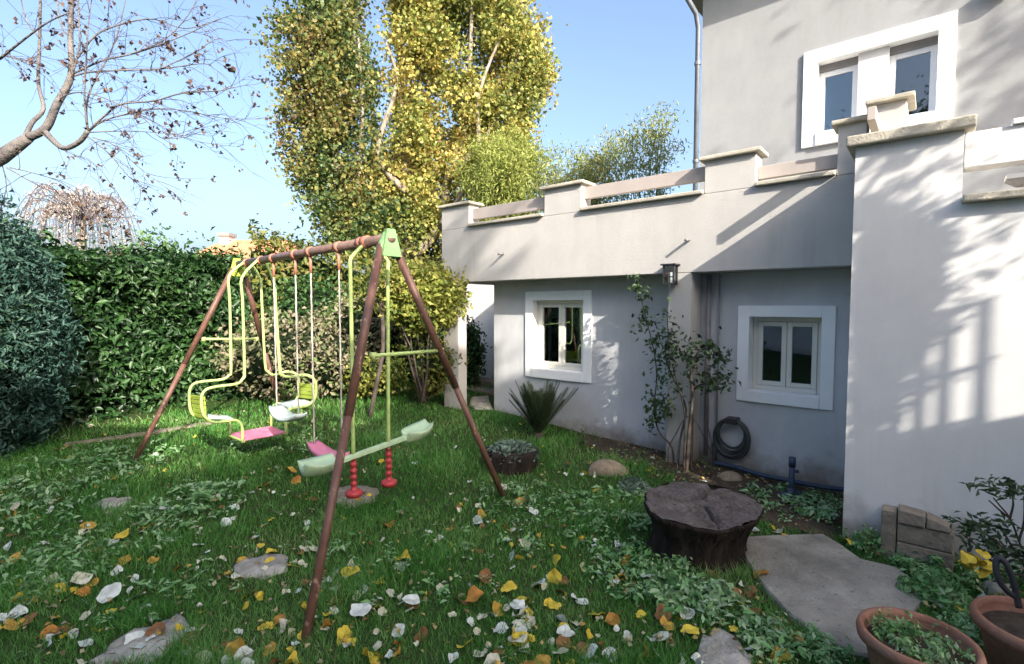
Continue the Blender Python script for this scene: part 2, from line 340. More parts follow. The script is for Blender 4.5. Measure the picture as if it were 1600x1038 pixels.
# ground floor walls, set back under the terrace
W1 = (-1.90, -1.13, .80, 1.68); W2 = (.66, 1.27, .79, 1.51)
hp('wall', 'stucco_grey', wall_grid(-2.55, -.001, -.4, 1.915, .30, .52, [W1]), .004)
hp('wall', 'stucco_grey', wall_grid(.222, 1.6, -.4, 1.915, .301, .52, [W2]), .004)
hp('wall', 'stucco_grey', MB().box(-2.549, -2.33, .522, 3.4, -.4, 1.914), .004)
hp('pillar', 'stucco', MB().box(0, .22, .0, .50, -.4, 1.916))
hp('pillar', 'stucco', MB().box(-3.22, -2.93, .0, .16, -.4, 1.916))
hp('terrace_slab', 'stucco', MB().box(-3.24, 1.558, .16, 3.4, 1.918, 2.12), .004)
hp('terrace_fascia', 'stucco', MB().box(-3.24, 1.558, -.004, .158, 1.916, 2.63), .005)
# parapet: posts, copings, rails
def post(x0, x1, zt, y0=-.002, y1=.20, zb=2.632, cap=True, m='stucco'):
    p = hp('parapet_post', m, MB().box(x0, x1, y0, y1, zb, zt))
    if cap: hp('coping', 'coping', MB().box(x0-.045, x1+.045, y0-.045, y1+.045, zt+.001, zt+.036), .008, p)
    return p
post(-3.24, -2.72, 2.93); post(-1.5, -1.0, 2.93); post(.33, .77, 2.93); post(1.37, 1.557, 3.02)
post(1.60, 1.80, 3.09, -.10, .18, 2.5)
for a, b in ((-2.76, -1.46), (-1.04, .37), (.73, 1.41)):
    hp('coping', 'coping', MB().box(a+.045, b-.045, -.05, .205, 2.633, 2.668), .008)
def rail(a, b, z0, z1, y=.07): hp('rail', 'rail', MB().box(a, b, y, y+.055, z0, z1), .004)
rail(-2.718, -1.502, 2.735, 2.875); rail(-.998, .328, 2.775, 2.905); rail(.772, 1.368, 2.71, 2.82)
hp('rail', 'rail', MB().box(1.60, 1.65, -.50, -.105, 2.87, 2.96), .004)
# the tower that stands proud of the terrace
tf = [(1.56, -.4), (4.6, -.4), (4.6, 2.215), (2.105, 2.215), (2.105, 2.655), (1.56, 2.655)]
hp('tower_wall', 'stucco_tower', MB().add([(x, TY, z) for x, z in tf]+[(x, TY+.24, z) for x, z in tf], [(0, 1, 2, 3), (0, 3, 4, 5), (6+3, 6+2, 6+1, 6+0), (6+5, 6+4, 6+3, 6+0)]+[((i+1) % 6, i, 6+i, 6+(i+1) % 6) for i in range(6)]), 0)
hp('tower_wall', 'stucco_tower', MB().box(1.5605, 2.104, TY+.2405, .9, -.4, 2.654), .004)
hp('coping', 'coping', MB().box(1.51, 2.155, TY-.055, .10, 2.657, 2.725), .010)
hp('coping', 'coping', MB().box(2.108, 4.6, TY-.06, TY+.28, 2.217, 2.262), .008)
hp('rail', 'stucco_tower', MB().box(2.108, 4.6, TY+.02, TY+.16, 2.43, 2.64), .006)
hp('parapet_post', 'stucco_tower', MB().box(3.4, 3.9, TY, TY+.22, 2.264, 2.9))
# right side wall of the terrace beyond the frame
hp('terrace_slab', 'stucco', MB().box(2.107, 4.6, TY+.242, 2.0, 1.95, 2.12), .004)
hp('wall', 'stucco_grey', MB().box(4.61, 4.8, TY, 2.0, -.4, 2.64), .004)
# upper block
UW = [(.88, 1.955, 3.56, 4.38)]
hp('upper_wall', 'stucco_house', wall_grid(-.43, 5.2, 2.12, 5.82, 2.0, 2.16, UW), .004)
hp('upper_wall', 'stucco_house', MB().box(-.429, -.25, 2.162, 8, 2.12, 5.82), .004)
hp('eave', 'greypipe', MB().box(-.75, 5.5, 1.72, 8.3, 5.83, 5.92), .004)
hp('roof', 'rooftile', MB().add([(-.8, 1.6, 5.93), (5.6, 1.6, 5.93), (5.6, 8.4, 5.93), (-.8, 8.4, 5.93), (1.5, 5, 7.6), (3.5, 5, 7.6)], [(0, 1, 5, 4), (1, 2, 5), (2, 3, 4, 5), (3, 0, 4), (3, 2, 1, 0)]), 0)
g = MB().tube([(-.82, 1.62, 5.86), (5.6, 1.62, 5.86)], .06, 10); hp('gutter', 'zinc', g, 0, smooth=True)
dp = MB().tube([(-.60, 1.62, 5.8), (-.58, 1.66, 5.6), (-.48, 1.90, 5.36), (-.47, 1.96, 5.2), (-.47, 1.96, 2.15)], .032, 10)
d_ = hp('downpipe', 'zinc', dp, 0, smooth=True)
for z in (4.75, 3.5): hp('bracket', 'zinc', MB().lathe([(.034, -.02), (.042, -.018), (.042, .018), (.034, .02)], (-.47, 1.96, z), 12), 0, d_)
hp('downpipe', 'greypipe', MB().tube([(.305, .25, 1.9), (.305, .25, .12)], .022, 10), 0, smooth=True)
hp('downpipe', 'greypipe', MB().tube([(.40, .27, 1.9), (.40, .27, .05)], .009, 8), 0, smooth=True)
# windows
def window(x0, x1, z0, z1, y, fr=.10, yin=.12, sash=2, fm='pvc', sur='white', proud=.02, sillx=.0, back='dark'):
    """surround outside the hole (x0..z1 is the hole), sash frames and panes inside"""
    s = MB()
    s.box(x0-fr, x0+.012, y-proud, y+yin+.03, z0-fr, z1+fr); s.box(x1-.012, x1+fr, y-proud, y+yin+.03, z0-fr, z1+fr)
    s.box(x0+.0121, x1-.0121, y-proud, y+yin+.03, z1-.012, z1+fr); s.box(x0+.0121, x1-.0121, y-proud-.012, y+yin+.03, z0-fr, z0+.012)
    root = hp('window', sur, s, .004)
    a, b, c, d = x0+.013, x1-.013, z0+.013, z1-.013; yf = y+yin
    t = .045; f = MB()
    f.box(a, a+t, yf, yf+.05, c, d); f.box(b-t, b, yf, yf+.05, c, d); f.box(a+t, b-t, yf, yf+.05, d-t, d); f.box(a+t, b-t, yf-.015, yf+.05, c, c+t)
    hp('frame', fm, f, .004, root)
    n = sash; wd = (b-a-2*t)/n
    for k in range(n):
        p, q = a+t+k*wd+.002, a+t+(k+1)*wd-.002; u = .042; g = MB()
        g.box(p, p+u, yf-.012, yf+.03, c+t+.002, d-t-.002); g.box(q-u, q, yf-.012, yf+.03, c+t+.002, d-t-.002)
        g.box(p+u, q-u, yf-.012, yf+.03, d-t-u, d-t-.002); g.box(p+u, q-u, yf-.012, yf+.03, c+t+.002, c+t+u)
        hp('sash', fm, g, .004, root)
        hp('pane', 'glass', MB().box(p+u-.003, q-u+.003, yf+.008, yf+.014, c+t+u-.003, d-t-u+.003), 0, root)
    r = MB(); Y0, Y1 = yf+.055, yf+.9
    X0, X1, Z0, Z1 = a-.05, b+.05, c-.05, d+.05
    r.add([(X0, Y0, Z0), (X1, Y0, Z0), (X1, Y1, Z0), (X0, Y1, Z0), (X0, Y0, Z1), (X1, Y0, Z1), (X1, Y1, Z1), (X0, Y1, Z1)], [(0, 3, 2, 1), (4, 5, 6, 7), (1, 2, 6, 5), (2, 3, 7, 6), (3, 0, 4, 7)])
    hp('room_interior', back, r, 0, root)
    return root, (a, b, c, d, yf)
w1, q = window(*W1, .30, .10, .10)
def curtain(root, xa, xb, y, z0, z1, name='curtain'):
    n = 26; vs = []; fs = []
    for i in range(n+1):
        x = xa+(xb-xa)*i/n; yy = y+.012*math.sin(i*1.9)
        vs += [(x, yy, z0), (x, yy, z1)]
        if i: fs.append((2*i-2, 2*i, 2*i+1, 2*i-1))
    MB().add(vs, fs).build(name, M['curtain'], root, smooth=True)
curtain(w1, -1.40, -1.30, .56, .83, 1.65); curtain(w1, -1.84, -1.79, .56, .83, 1.65); curtain(w1, -1.24, -1.2, .56, .83, 1.65)
w2, q = window(*W2, .301, .09, .13)
# upper double window: white surround, two narrow casements either side of a pier
x0, x1, z0, z1 = UW[0]; s = MB(); fr = .13; y = 2.0
s.box(x0-fr, x0+.012, y-.03, y+.2, z0-fr, z1+fr); s.box(x1-.012, x1+fr, y-.03, y+.2, z0-fr, z1+fr)
s.box(x0+.0121, x1-.0121, y-.03, y+.2, z1-.012, z1+fr); s.box(x0+.0121, x1-.0121, y-.045, y+.2, z0-fr, z0+.012)
w3 = hp('window', 'white', s, .004)
hp('pier', 'stucco_tower', MB().box(1.27, 1.545, 2.035, 2.23, z0+.0125, z1-.0125), .004, w3)
hp('shutter_box', 'greypipe', MB().box(x0+.0125, 1.269, 2.10, 2.23, z1-.085, z1-.013), .003, w3)
hp('shutter_box', 'greypipe', MB().box(1.546, x1-.0125, 2.10, 2.23, z1-.085, z1-.013), .003, w3)
for (a, b, mm) in ((x0+.0125, 1.269, 'sky_reflection'), (1.546, x1-.0125, None)):
    f = MB(); t = .055; c, d = z0+.0125, z1-.087; yf = 2.13
    f.box(a, a+t, yf, yf+.06, c, d); f.box(b-t, b, yf, yf+.06, c, d); f.box(a+t, b-t, yf, yf+.06, d-t, d); f.box(a+t, b-t, yf, yf+.06, c, c+t)
    hp('frame', 'pvcw', f, .004, w3)
    hp('pane', 'glass', MB().box(a+t-.003, b-t+.003, yf+.02, yf+.026, c+t-.003, d-t+.003), 0, w3)
    if mm: hp('sky_reflection', mm, MB().box(a+t-.003, b-t+.003, yf+.03, yf+.036, c+t-.003, d-t+.003), 0, w3)  # flat blue sheet painted as the sky mirrored in the left pane
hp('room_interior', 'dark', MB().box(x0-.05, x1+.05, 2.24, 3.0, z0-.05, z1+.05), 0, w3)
# spouts through the fascia, vent on the recessed wall
for sx, sz in ((-2.12, 2.245), (.20, 2.225)):
    hp('drain_spout', 'greypipe', MB().tube([(sx, .0, sz), (sx, -.10, sz-.012)], .014, 8), 0, smooth=True)
vt = hp('vent', 'stucco_grey', MB().box(1.42, 1.555, .272, .2995, 1.70, 1.85), .003)
for k in range(4): hp('slat', 'stucco_grey', MB().box(1.432, 1.553, .262, .2715, 1.715+k*.033, 1.737+k*.033), 0, vt)
# steps in the passage, side wall beyond
pw = empty('garden_wall', 'sunlit white garden wall seen through the passage beside the terrace pier', 'wall', h2w(-2.9, 1.9, 0), RZ)
MB().box(-1.95, .34, 0, .2, -.2, 2.35).build('wall', M['stucco_tower'], pw, bevel=.01)
MB().box(-2.0, .34, -.04, .24, 2.351, 2.40).build('coping', M['coping'], pw, bevel=.01)
st = empty('stone_steps', 'dark stone steps littered with dry leaves in the passage beside the house wall', 'steps', h2w(-2.9, .55, .13), RZ)
for k in range(3): MB().box(-.75-.3*k, .30, .1+k*.32, .1+k*.32+.34, -.3, .05+k*.09).build('step', M['greystone'], st, bevel=.015)
# small awning arm and dark fitting at the right edge
aw = empty('folding_lamp', 'white and grey folded fitting standing on the terrace sill at the right edge', 'fitting', h2w(2.3, TY+.1, 2.262), RZ)
MB().box(0, .5, -.02, .10, .085, .115).build('top_plate', M['white'], aw, bevel=.004)
MB().add([(.0, -.02, .084), (.5, -.02, .084), (.5, .10, .084), (0, .10, .084), (.05, 0, .045), (.45, 0, .045), (.45, .08, .045), (.05, .08, .045)], [(0, 1, 5, 4), (1, 2, 6, 5), (2, 3, 7, 6), (3, 0, 4, 7), (4, 5, 6, 7)]).build('underside', M['greypipe'], aw)
MB().tube([(.2, .04, .001), (.2, .04, .046)], .015, 8).build('foot', M['white'], aw)
aw2 = empty('clip_bracket', 'small white clip bracket fixed on top of the terrace rail at the right edge', 'bracket', h2w(2.33, TY+.09, 2.642), RZ)
MB().box(-.02, .10, -.09, .09, 0, .03).build('clip', M['white'], aw2, bevel=.004)
MB().tube([(.06, 0, .03), (.16, .02, .34)], .012, 8).build('arm', M['greypipe'], aw2)
sh = empty('security_light', 'small black security light high on the grey upper wall', 'light', h2w(2.42, 1.98, 4.60), RZ)
MB().box(-.09, .09, -.10, -.02, -.06, .08).build('lamp_head', M['black'], sh, bevel=.01)
MB().box(-.03, .03, -.02, .019, -.02, .04).build('bracket', M['black'], sh, bevel=.004)

# wall lantern on the pillar
la = empty('wall_lantern', 'small black box lantern fixed to the corner of the terrace pillar', 'lantern', h2w(.045, 0, 1.90), RZ)
MB().box(-.05, .05, -.018, -.003, -.07, .07).build('back_plate', M['black'], la, bevel=.003)
MB().box(-.075, .075, -.135, -.005, .085, .10).build('cap', M['black'], la, bevel=.003)
f = MB()
for a in (-.055, .043):
    for b in (-.118, -.03): f.box(a, a+.012, b, b+.012, -.085, .085)
f.box(-.055, .055, -.118, -.018, -.097, -.085); f.box(-.055, .055, -.118, -.106, -.03, -.02)
f.build('cage', M['black'], la)
MB().box(-.045, .045, -.108, -.028, -.084, .08).build('pane', M['glass'], la)
MB().tube([(0, -.068, -.084), (0, -.068, .02)], .02, 10).build('bulb', M['white'], la, smooth=True)

# coiled hose on its holder
ho = empty('garden_hose', 'black garden hose coiled on a wall holder below the small window', 'hose', h2w(.555, .22, .48), RZ)
for k in range(5):
    rr = .125+.013*k; n = 40
    pts = [(rr*math.sin(a)*.93, -.012*((k % 2))-.012*math.sin(3*a+k), -.10-rr*math.cos(a)*1.08-.012*k) for a in np.linspace(0, 2*math.pi, n)]
    MB().tube(pts, .0125, 8, cap=False).build('hose_loop', M['hose'], ho, smooth=True)
MB().tube(smooth_path([(-.14, 0, -.08), (-.17, 0, -.25), (-.18, .01, -.38), (-.16, -.03, -.47)]), .0125, 8).build('hose_tail', M['hose'], ho, smooth=True)
MB().box(-.055, .055, -.05, .078, .0, .055).build('holder', M['black'], ho, bevel=.008)

# blue standpipe and pipe along the wall foot
c = gpt(1236, 785)
sp = empty('standpipe', 'upright dark blue plastic standpipe in front of the house wall', 'pipe', c)
MB().tube([(0, 0, -.05), (0, 0, .36)], .021, 12).build('pipe', M['bluepipe'], sp, smooth=True)
MB().lathe([(0, .375), (.027, .375), (.027, .30), (.021, .30)], n=14).build('cap', M['bluepipe'], sp, smooth=True)
MB().lathe([(.03, .0), (.034, .01), (.034, .10), (.024, .12)], n=14).build('coupling', M['bluepipe'], sp, smooth=True)
MB().tube([(-.09, -.02, .06), (.09, .02, .06)], .03, 10).build('tee_joint', M['bluepipe'], sp, smooth=True)
MB().tube([(.02, 0, .26), (.05, -.01, .26)], .012, 8).build('tap', M['bluepipe'], sp, smooth=True)
pp = empty('blue_pipe', 'dark blue pipe lying on the soil along the foot of the house wall', 'pipe', h2w(.9, .1, .05), RZ)
MB().tube(smooth_path([(-.5, .08, .03), (-.3, .05, .04), (-.05, 0, .03), (.18, -.03, .035), (.4, .02, .02), (.65, .06, .03)]), .02, 10).build('pipe', M['bluepipe'], pp, smooth=True)

# ================================================================== SWING SET
A = dep(605, 373, 3.4); B = dep(372, 413, 5.2); bd = (A-B)/np.linalg.norm(A-B); bh = np.array([bd[0], bd[1], 0]); bh /= np.linalg.norm(bh)
perp = np.array([-bh[1], bh[0], 0]); 
if perp[1] < 0: perp = -perp
mid = (A+B)/2; sw = empty('swing_set_frame', 'brown tubular swing frame with lime crossbars standing on the lawn', 'swing set', (mid[0], mid[1], .1))
def wbuild(mb, name, m, parent, **k): return mb.build(name, M[m], parent, world=True, **k)
wbuild(MB().tube([B-bd*.06, A+bd*.05], .034, 14), 'top_beam', 'beam', sw, smooth=True)
feet = [gpt(477, 1000), gpt(787, 778), gpt(210, 722), gpt(441, 652)]
tops = [A-perp*.05, A+perp*.06, B-perp*.05, B+perp*.05]
legs = []
for ft, tp in zip(feet, tops):
    tp = tp+np.array([0, 0, -.05])
    d = ft-tp; ft2 = ft+d/np.linalg.norm(d)*.05
    L = wbuild(MB().tube([tp, tp+(ft2-tp)*.5], .027, 12), 'leg', 'legbrown', sw, smooth=True)
    wbuild(MB().tube([tp+(ft2-tp)*.49, ft2], .0235, 12), 'lower_tube', 'legbrown', L, smooth=True)
    legs.append((tp, ft2))
for (i, j), fr in (((0, 1), (.33, .45)), ((2, 3), (.36, .40))):
    a = legs[i][0]+(legs[i][1]-legs[i][0])*fr[0]; b = legs[j][0]+(legs[j][1]-legs[j][0])*fr[1]
    if i == 0: a = pln(583, 556, A, perp*0+np.cross(legs[0][1]-legs[0][0], legs[1][1]-legs[1][0])); b = pln(689, 548, A, np.cross(legs[0][1]-legs[0][0], legs[1][1]-legs[1][0]))
    else: nn = np.cross(legs[2][1]-legs[2][0], legs[3][1]-legs[3][0]); a = pln(318, 530, B, nn); b = pln(401, 530, B, nn)
    wbuild(MB().tube([a, b], .0125, 10), 'crossbar', 'lime', sw, smooth=True)
    for q in (a, b): wbuild(MB().tube([q-np.array([0, 0, .02]), q+np.array([0, 0, .02])], .021, 10), 'crossbar_clamp', 'lime', sw, smooth=True)
for E_, s in ((A, 1), (B, -1)):
    p = MB()
    for sg in (-1, 1):
        p.tube([E_+bd*s*.01+np.array([0, 0, .03]), E_+perp*sg*.07+np.array([0, 0, -.12])], .034, 10)
    p.slab([E_+bd*s*.03+perp*-.07+np.array([0, 0, -.12]), E_+bd*s*.03+perp*.08+np.array([0, 0, -.12]), E_+bd*s*.03+perp*.03+np.array([0, 0, .06]), E_+bd*s*.03-perp*.03+np.array([0, 0, .06])], bd*s*.02)
    wbuild(p, 'corner_bracket', 'bracketgreen' if s == 1 else 'limeplastic', sw)
def bpt(px):                                  # point on the beam seen at column px
    lo, hi = 0., 1.
    def col(t):
        P = B+(A-B)*t-EYE; c, s_ = math.cos(PITCH), math.sin(PITCH); return 800+FPX*P[0]/(P[1]*c-P[2]*s_)
    for _ in range(40):
        m_ = (lo+hi)/2
        if col(m_) < px: lo = m_
        else: hi = m_
    return B+(A-B)*(lo+hi)/2
VN = np.cross(bd, [0, 0, 1.]); VN /= np.linalg.norm(VN)   # vertical plane through the beam
def clampat(P, parent, m='redclamp', r=.041): wbuild(MB().tube([P-bd*.025, P+bd*.025], r, 12), 'beam_clamp', m, parent, smooth=True)

# --- face to face glider
Pn = bpt(408); Pf = bpt(386)
gl = empty('glider_swing', 'lime face-to-face glider with two benches and a pink footplate', 'glider swing', (Pn[0]-.1, Pn[1]+.1, .35))
N_ = lambda pts: [pln(x, y, Pn, bd) for x, y in pts]
Fp = lambda pts: [pln(x, y, Pf, bd) for x, y in pts]
TR = .0125
def tb(pts, name, m='lime', r=TR, parent=gl): return wbuild(MB().tube(pts, r, 10), name, m, parent, smooth=True)
tb(smooth_path([Pn-perp*.03]+N_([(378, 434), (379, 470), (382, 578), (379, 592), (370, 600), (340, 604), (322, 609), (315, 620), (316, 640), (321, 652), (334, 660), (356, 658), (369, 657), (378, 666), (379, 692)]), 3), 'side_tube')
tb(smooth_path([Pf-perp*.03]+Fp([(358, 432), (359, 470), (361, 575), (358, 586), (348, 593), (320, 596), (303, 600), (296, 612), (297, 638), (304, 650), (322, 653), (345, 650), (355, 655), (359, 664), (358, 682)]), 3), 'side_tube')
tb(smooth_path([Pn+perp*.03]+N_([(428, 440), (430, 470), (437, 572), (441, 586), (454, 589), (476, 586), (489, 591), (494, 604), (492, 622), (482, 633), (465, 637), (453, 640), (447, 650), (447, 680)]), 3), 'side_tube', r=.0145)
tb(smooth_path([Pf+perp*.03]+Fp([(407, 437), (409, 470), (414, 566), (418, 580), (428, 586), (446, 581), (460, 583), (467, 592), (467, 615), (460, 627), (445, 630), (430, 632), (424, 643), (424, 670)]), 3), 'side_tube')
clampat(Pn, gl); clampat(Pf, gl)
# backrests: slatted left, solid-centred right
def bench(backN, backF, seatN, seatF, slats):
    bk = None
    tN, bN = N_(backN); tF, bF = Fp(backF)
    nrm = np.cross(tN-tF, bN-tN); nrm /= np.linalg.norm(nrm)
    for k in range(slats):
        u0, u1 = k/slats+.01, (k+.9)/slats
        q = [tF+(bF-tF)*u0, tN+(bN-tN)*u0, tN+(bN-tN)*u1, tF+(bF-tF)*u1]
        o = wbuild(MB().slab(q, nrm*.014), 'backrest_slat', 'limeplastic', gl, bevel=.004)
    sN0, sN1 = N_(seatN); sF0, sF1 = Fp(seatF)
    vs = []; nu, nv = 8, 6
    for layer in (0, 1):
        for i in range(nu+1):
            for j in range(nv+1):
                u, v = i/nu, j/nv
                p = (sN0*(1-u)+sN1*u)*(1-v)+(sF0*(1-u)+sF1*u)*v
                z = -.03*math.sin(math.pi*u)*math.sin(math.pi*v)+.012*math.sin(math.pi*v)-layer*.014
                vs.append(p+np.array([0, 0, z+.012]))
    K = (nu+1)*(nv+1); fs = []
    for i in range(nu):
        for j in range(nv):
            a = i*(nv+1)+j; fs += [(a, a+1, a+nv+2, a+nv+1), (K+a, K+a+nv+1, K+a+nv+2, K+a+1)]
    for i in range(nu): a = i*(nv+1); fs += [(a, a+nv+1, K+a+nv+1, K+a), (a+nv, K+a+nv, K+a+2*nv+1, a+2*nv+1)]
    for j in range(nv): a = j; b = nu*(nv+1)+j; fs += [(a, K+a, K+a+1, a+1), (b, b+1, K+b+1, K+b)]
    wbuild(MB().add(vs, fs), 'seat', 'pale', gl, smooth=True)
bench([(318, 620), (321, 656)], [(297, 617), (303, 652)], [(326, 655), (364, 656)], [(322, 648), (350, 651)], 5)
bench([(492, 602), (489, 625)], [(467, 598), (466, 622)], [(486, 630), (452, 640)], [(462, 626), (432, 632)], 4)
fa, fb = N_([(381, 690), (446, 678)]); fc, fd = Fp([(424, 669), (359, 681)])
wbuild(MB().slab([fa, fb, fc, fd], (0, 0, .022)), 'footplate', 'pink', gl, bevel=.006)
lf = []
for k in range(7):
    u = (k+.5)/7; a = fa+(fd-fa)*u; b = fb+(fc-fb)*u; lf.append(wbuild(MB().tube([a+(b-a)*.06+np.array([0, 0, .024]), b-(b-a)*.06+np.array([0, 0, .024])], .005, 6), 'grip_rib', 'pink', gl))
wbuild(MB().tube([fa, fd], TR, 8), 'footplate_bar', 'lime', gl); wbuild(MB().tube([fb, fc], TR, 8), 'footplate_bar', 'lime', gl)

# --- boat seat swing on two ropes
def rope_swing(label, pa, pb, za, seatm, seat_px, nm='rope_swing'):
    Pa, Pb = bpt(pa), bpt(pb); c = (Pa+Pb)/2
    t = empty(nm, label, 'swing', (c[0], c[1], za))
    for P in (Pa, Pb):
        bot = np.array([P[0], P[1], za])
        # rope with a slight twist, seen as strands
        n = 40; pts = [P+(bot-P)*i/n+np.array([.0012*math.sin(i*1.7), .0012*math.cos(i*1.7), 0]) for i in range(n+1)]
        rp = wbuild(MB().tube(pts, .0065, 6), 'rope', 'rope', t, smooth=True)
        wbuild(MB().tube([P+np.array([0, 0, -.03]), P+np.array([0, 0, -.17])], .012, 8), 'hook_sleeve', 'redclamp', t, smooth=True)
        clampat(P, t)
    return t, Pa, Pb
t1, Pa, Pb = rope_swing('rope swing with a pale moulded boat seat hanging next to the glider', 427, 461, .66, 'pale', None)
def boat_seat(Pa, Pb, z, m, parent, half=.10, dip=.075, th=.02, ext=.06, lip=.0):
    ax = (Pb-Pa)/np.linalg.norm(Pb-Pa); ax[2] = 0; L = np.linalg.norm((Pb-Pa)[:2])
    c0 = np.array([(Pa[0]+Pb[0])/2, (Pa[1]+Pb[1])/2, z]); vs = []; nu, nv = 14, 5
    for layer in (0, 1):
        for i in range(nu+1):
            u = i/nu*2-1
            for j in range(nv+1):
                v = j/nv*2-1
                wdt = half*(1-.35*abs(u)**3)
                zz = dip*abs(u)**2.2-dip-layer*th+.01*v*v
                vs.append(c0+ax*u*(L/2+ext)+perp*v*wdt+np.array([0, 0, zz]))
    K = (nu+1)*(nv+1); fs = []
    for i in range(nu):
        for j in range(nv):
            a = i*(nv+1)+j; fs += [(a, a+1, a+nv+2, a+nv+1), (K+a, K+a+nv+1, K+a+nv+2, K+a+1)]
    for i in range(nu): a = i*(nv+1); fs += [(a, a+nv+1, K+a+nv+1, K+a), (a+nv, K+a+nv, K+a+2*nv+1, a+2*nv+1)]
    for j in range(nv): a = j; b = nu*(nv+1)+j; fs += [(a, K+a, K+a+1, a+1), (b, b+1, K+b+1, K+b)]
    return wbuild(MB().add(vs, fs), 'seat', m, parent, smooth=True)
boat_seat(Pa, Pb, .675, 'pale', t1, .085, .07, .03, .045)
t2, Pa, Pb = rope_swing('rope swing with a small pink seat hanging between the boat swing and the seesaw', 485, 529, .46, 'pink', None)
boat_seat(Pa, Pb, .47, 'pink', t2, .07, .05, .035, .03)

# --- two seat seesaw glider with red footrests
Ps = bpt(572)
ss = empty('seesaw_swing', 'pale green two-seat seesaw swing with red ribbed handles nearest the front legs', 'seesaw swing', (Ps[0], Ps[1], .45))
Sp = lambda pts: [pln(x, y, Ps, bd) for x, y in pts]
clampat(Ps, ss, 'redclamp', .046); clampat(Ps-bd*.06, ss, 'redclamp', .044)
tb(smooth_path([Ps-perp*.02-np.array([0, 0, .02])]+Sp([(551, 400), (547, 412), (548, 450), (552, 690), (552, 712)]), 3), 'hanger_pole', parent=ss, r=.0135)
tb(smooth_path([Ps+perp*.02-np.array([0, 0, .02])]+Sp([(604, 405), (606, 420), (606, 450), (607, 680), (607, 700)]), 3), 'hanger_pole', parent=ss, r=.0135)
b0, b1 = Sp([(512, 727), (652, 677)])
dd = (b1-b0)/np.linalg.norm(b1-b0)
wbuild(MB().slab([b0-bd*.02-np.array([0, 0, .02]), b0+bd*.02-np.array([0, 0, .02]), b1+bd*.02-np.array([0, 0, .02]), b1-bd*.02-np.array([0, 0, .02])], (0, 0, .034)), 'seesaw_bar', 'mint', ss, bevel=.006)
def dish(c, ax, r0=.12, wd=.11, up=.045, side=1):
    sidev = np.cross(ax, [0, 0, 1]); sidev /= np.linalg.norm(sidev); upv = np.cross(sidev, ax); vs = []; nu, nv = 12, 8
    for layer in (0, 1):
        for i in range(nu+1):
            u = i/nu
            hw = wd*math.sin(math.pi*(.10+.78*u))**.75
            for j in range(nv+1):
                v = j/nv*2-1
                z = .030*abs(v)**2+up*u**2.4+.02*(1-u)**2-layer*(.05*(1-v*v)+.016)
                vs.append(c+ax*(u-.5)*2*r0+sidev*v*hw+upv*z)
    K = (nu+1)*(nv+1); fs = []
    for i in range(nu):
        for j in range(nv):
            a = i*(nv+1)+j; fs += [(a, a+1, a+nv+2, a+nv+1), (K+a, K+a+nv+1, K+a+nv+2, K+a+1)]
    for i in range(nu): a = i*(nv+1); fs += [(a, a+nv+1, K+a+nv+1, K+a), (a+nv, K+a+nv, K+a+2*nv+1, a+2*nv+1)]
    for j in range(nv): a = j; b = nu*(nv+1)+j; fs += [(a, K+a, K+a+1, a+1), (b, b+1, K+b+1, K+b)]
    return wbuild(MB().add(vs, fs), 'seat', 'mint', ss, smooth=True)
cN, cF = Sp([(500, 730), (653, 677)])
dish(cN+np.array([0, 0, .0]), -dd); dish(cF, dd)
for (x, y0) in ((552, 716), (607, 700)):
    p = Sp([(x, y0)])[0]; q = Sp([(x, y0+50)])[0]; ln = p[2]-q[2]; prof = []
    for k in range(25):
        u = k/24; prof.append((.021+.006*math.cos(u*5*2*math.pi), -u*ln))
    prof += [(.028, -ln), (.055, -ln-.008), (.06, -ln-.025), (.05, -ln-.045), (0, -ln-.05)]
    wbuild(MB().lathe(prof[::-1], p, 18), 'footrest', 'red', ss, smooth=True)

# ================================================================== VEGETATION HELPERS
def ell_points(n, c, r, shell=.6, rs=RS, squash=0):
    d = rs.normal(size=(n, 3)); d /= np.linalg.norm(d, axis=1)[:, None]
    rad = shell+(1-shell)*rs.rand(n)**.5
    rad = np.where(rs.rand(n) < .25, rs.rand(n)**.33, rad)
    return np.array(c)+d*rad[:, None]*np.array(r), d
def clumpy(n_clump, per, c, r, cr, rs=RS, shell=.55, noise=.12):
    C_, D_ = ell_points(n_clump, c, r, shell, rs)
    C_ += rs.normal(size=C_.shape)*noise*np.array(r)
    P = np.repeat(C_, per, 0)+rs.normal(size=(n_clump*per, 3))*cr
    return P, np.repeat(D_, per, 0)
def stems(parent, base, tips, r0, m, name='stem', wob=.05, rs=RS, join=False):
    mb = MB()
    for t in tips:
        b = np.array(base)+rs.normal(size=3)*np.array([.03, .03, 0]); t = np.array(t)
        mids = [b+(t-b)*u+rs.normal(size=3)*wob*u for u in (.3, .6, .85)]
        k = MB() if not join else mb
        k.tube(smooth_path([b]+mids+[t], 3), list(np.linspace(r0, r0*.3, 13)), 6)
        if not join: wbuild(k, name, m, parent, smooth=True)
    if join: wbuild(mb, name, m, parent, smooth=True)
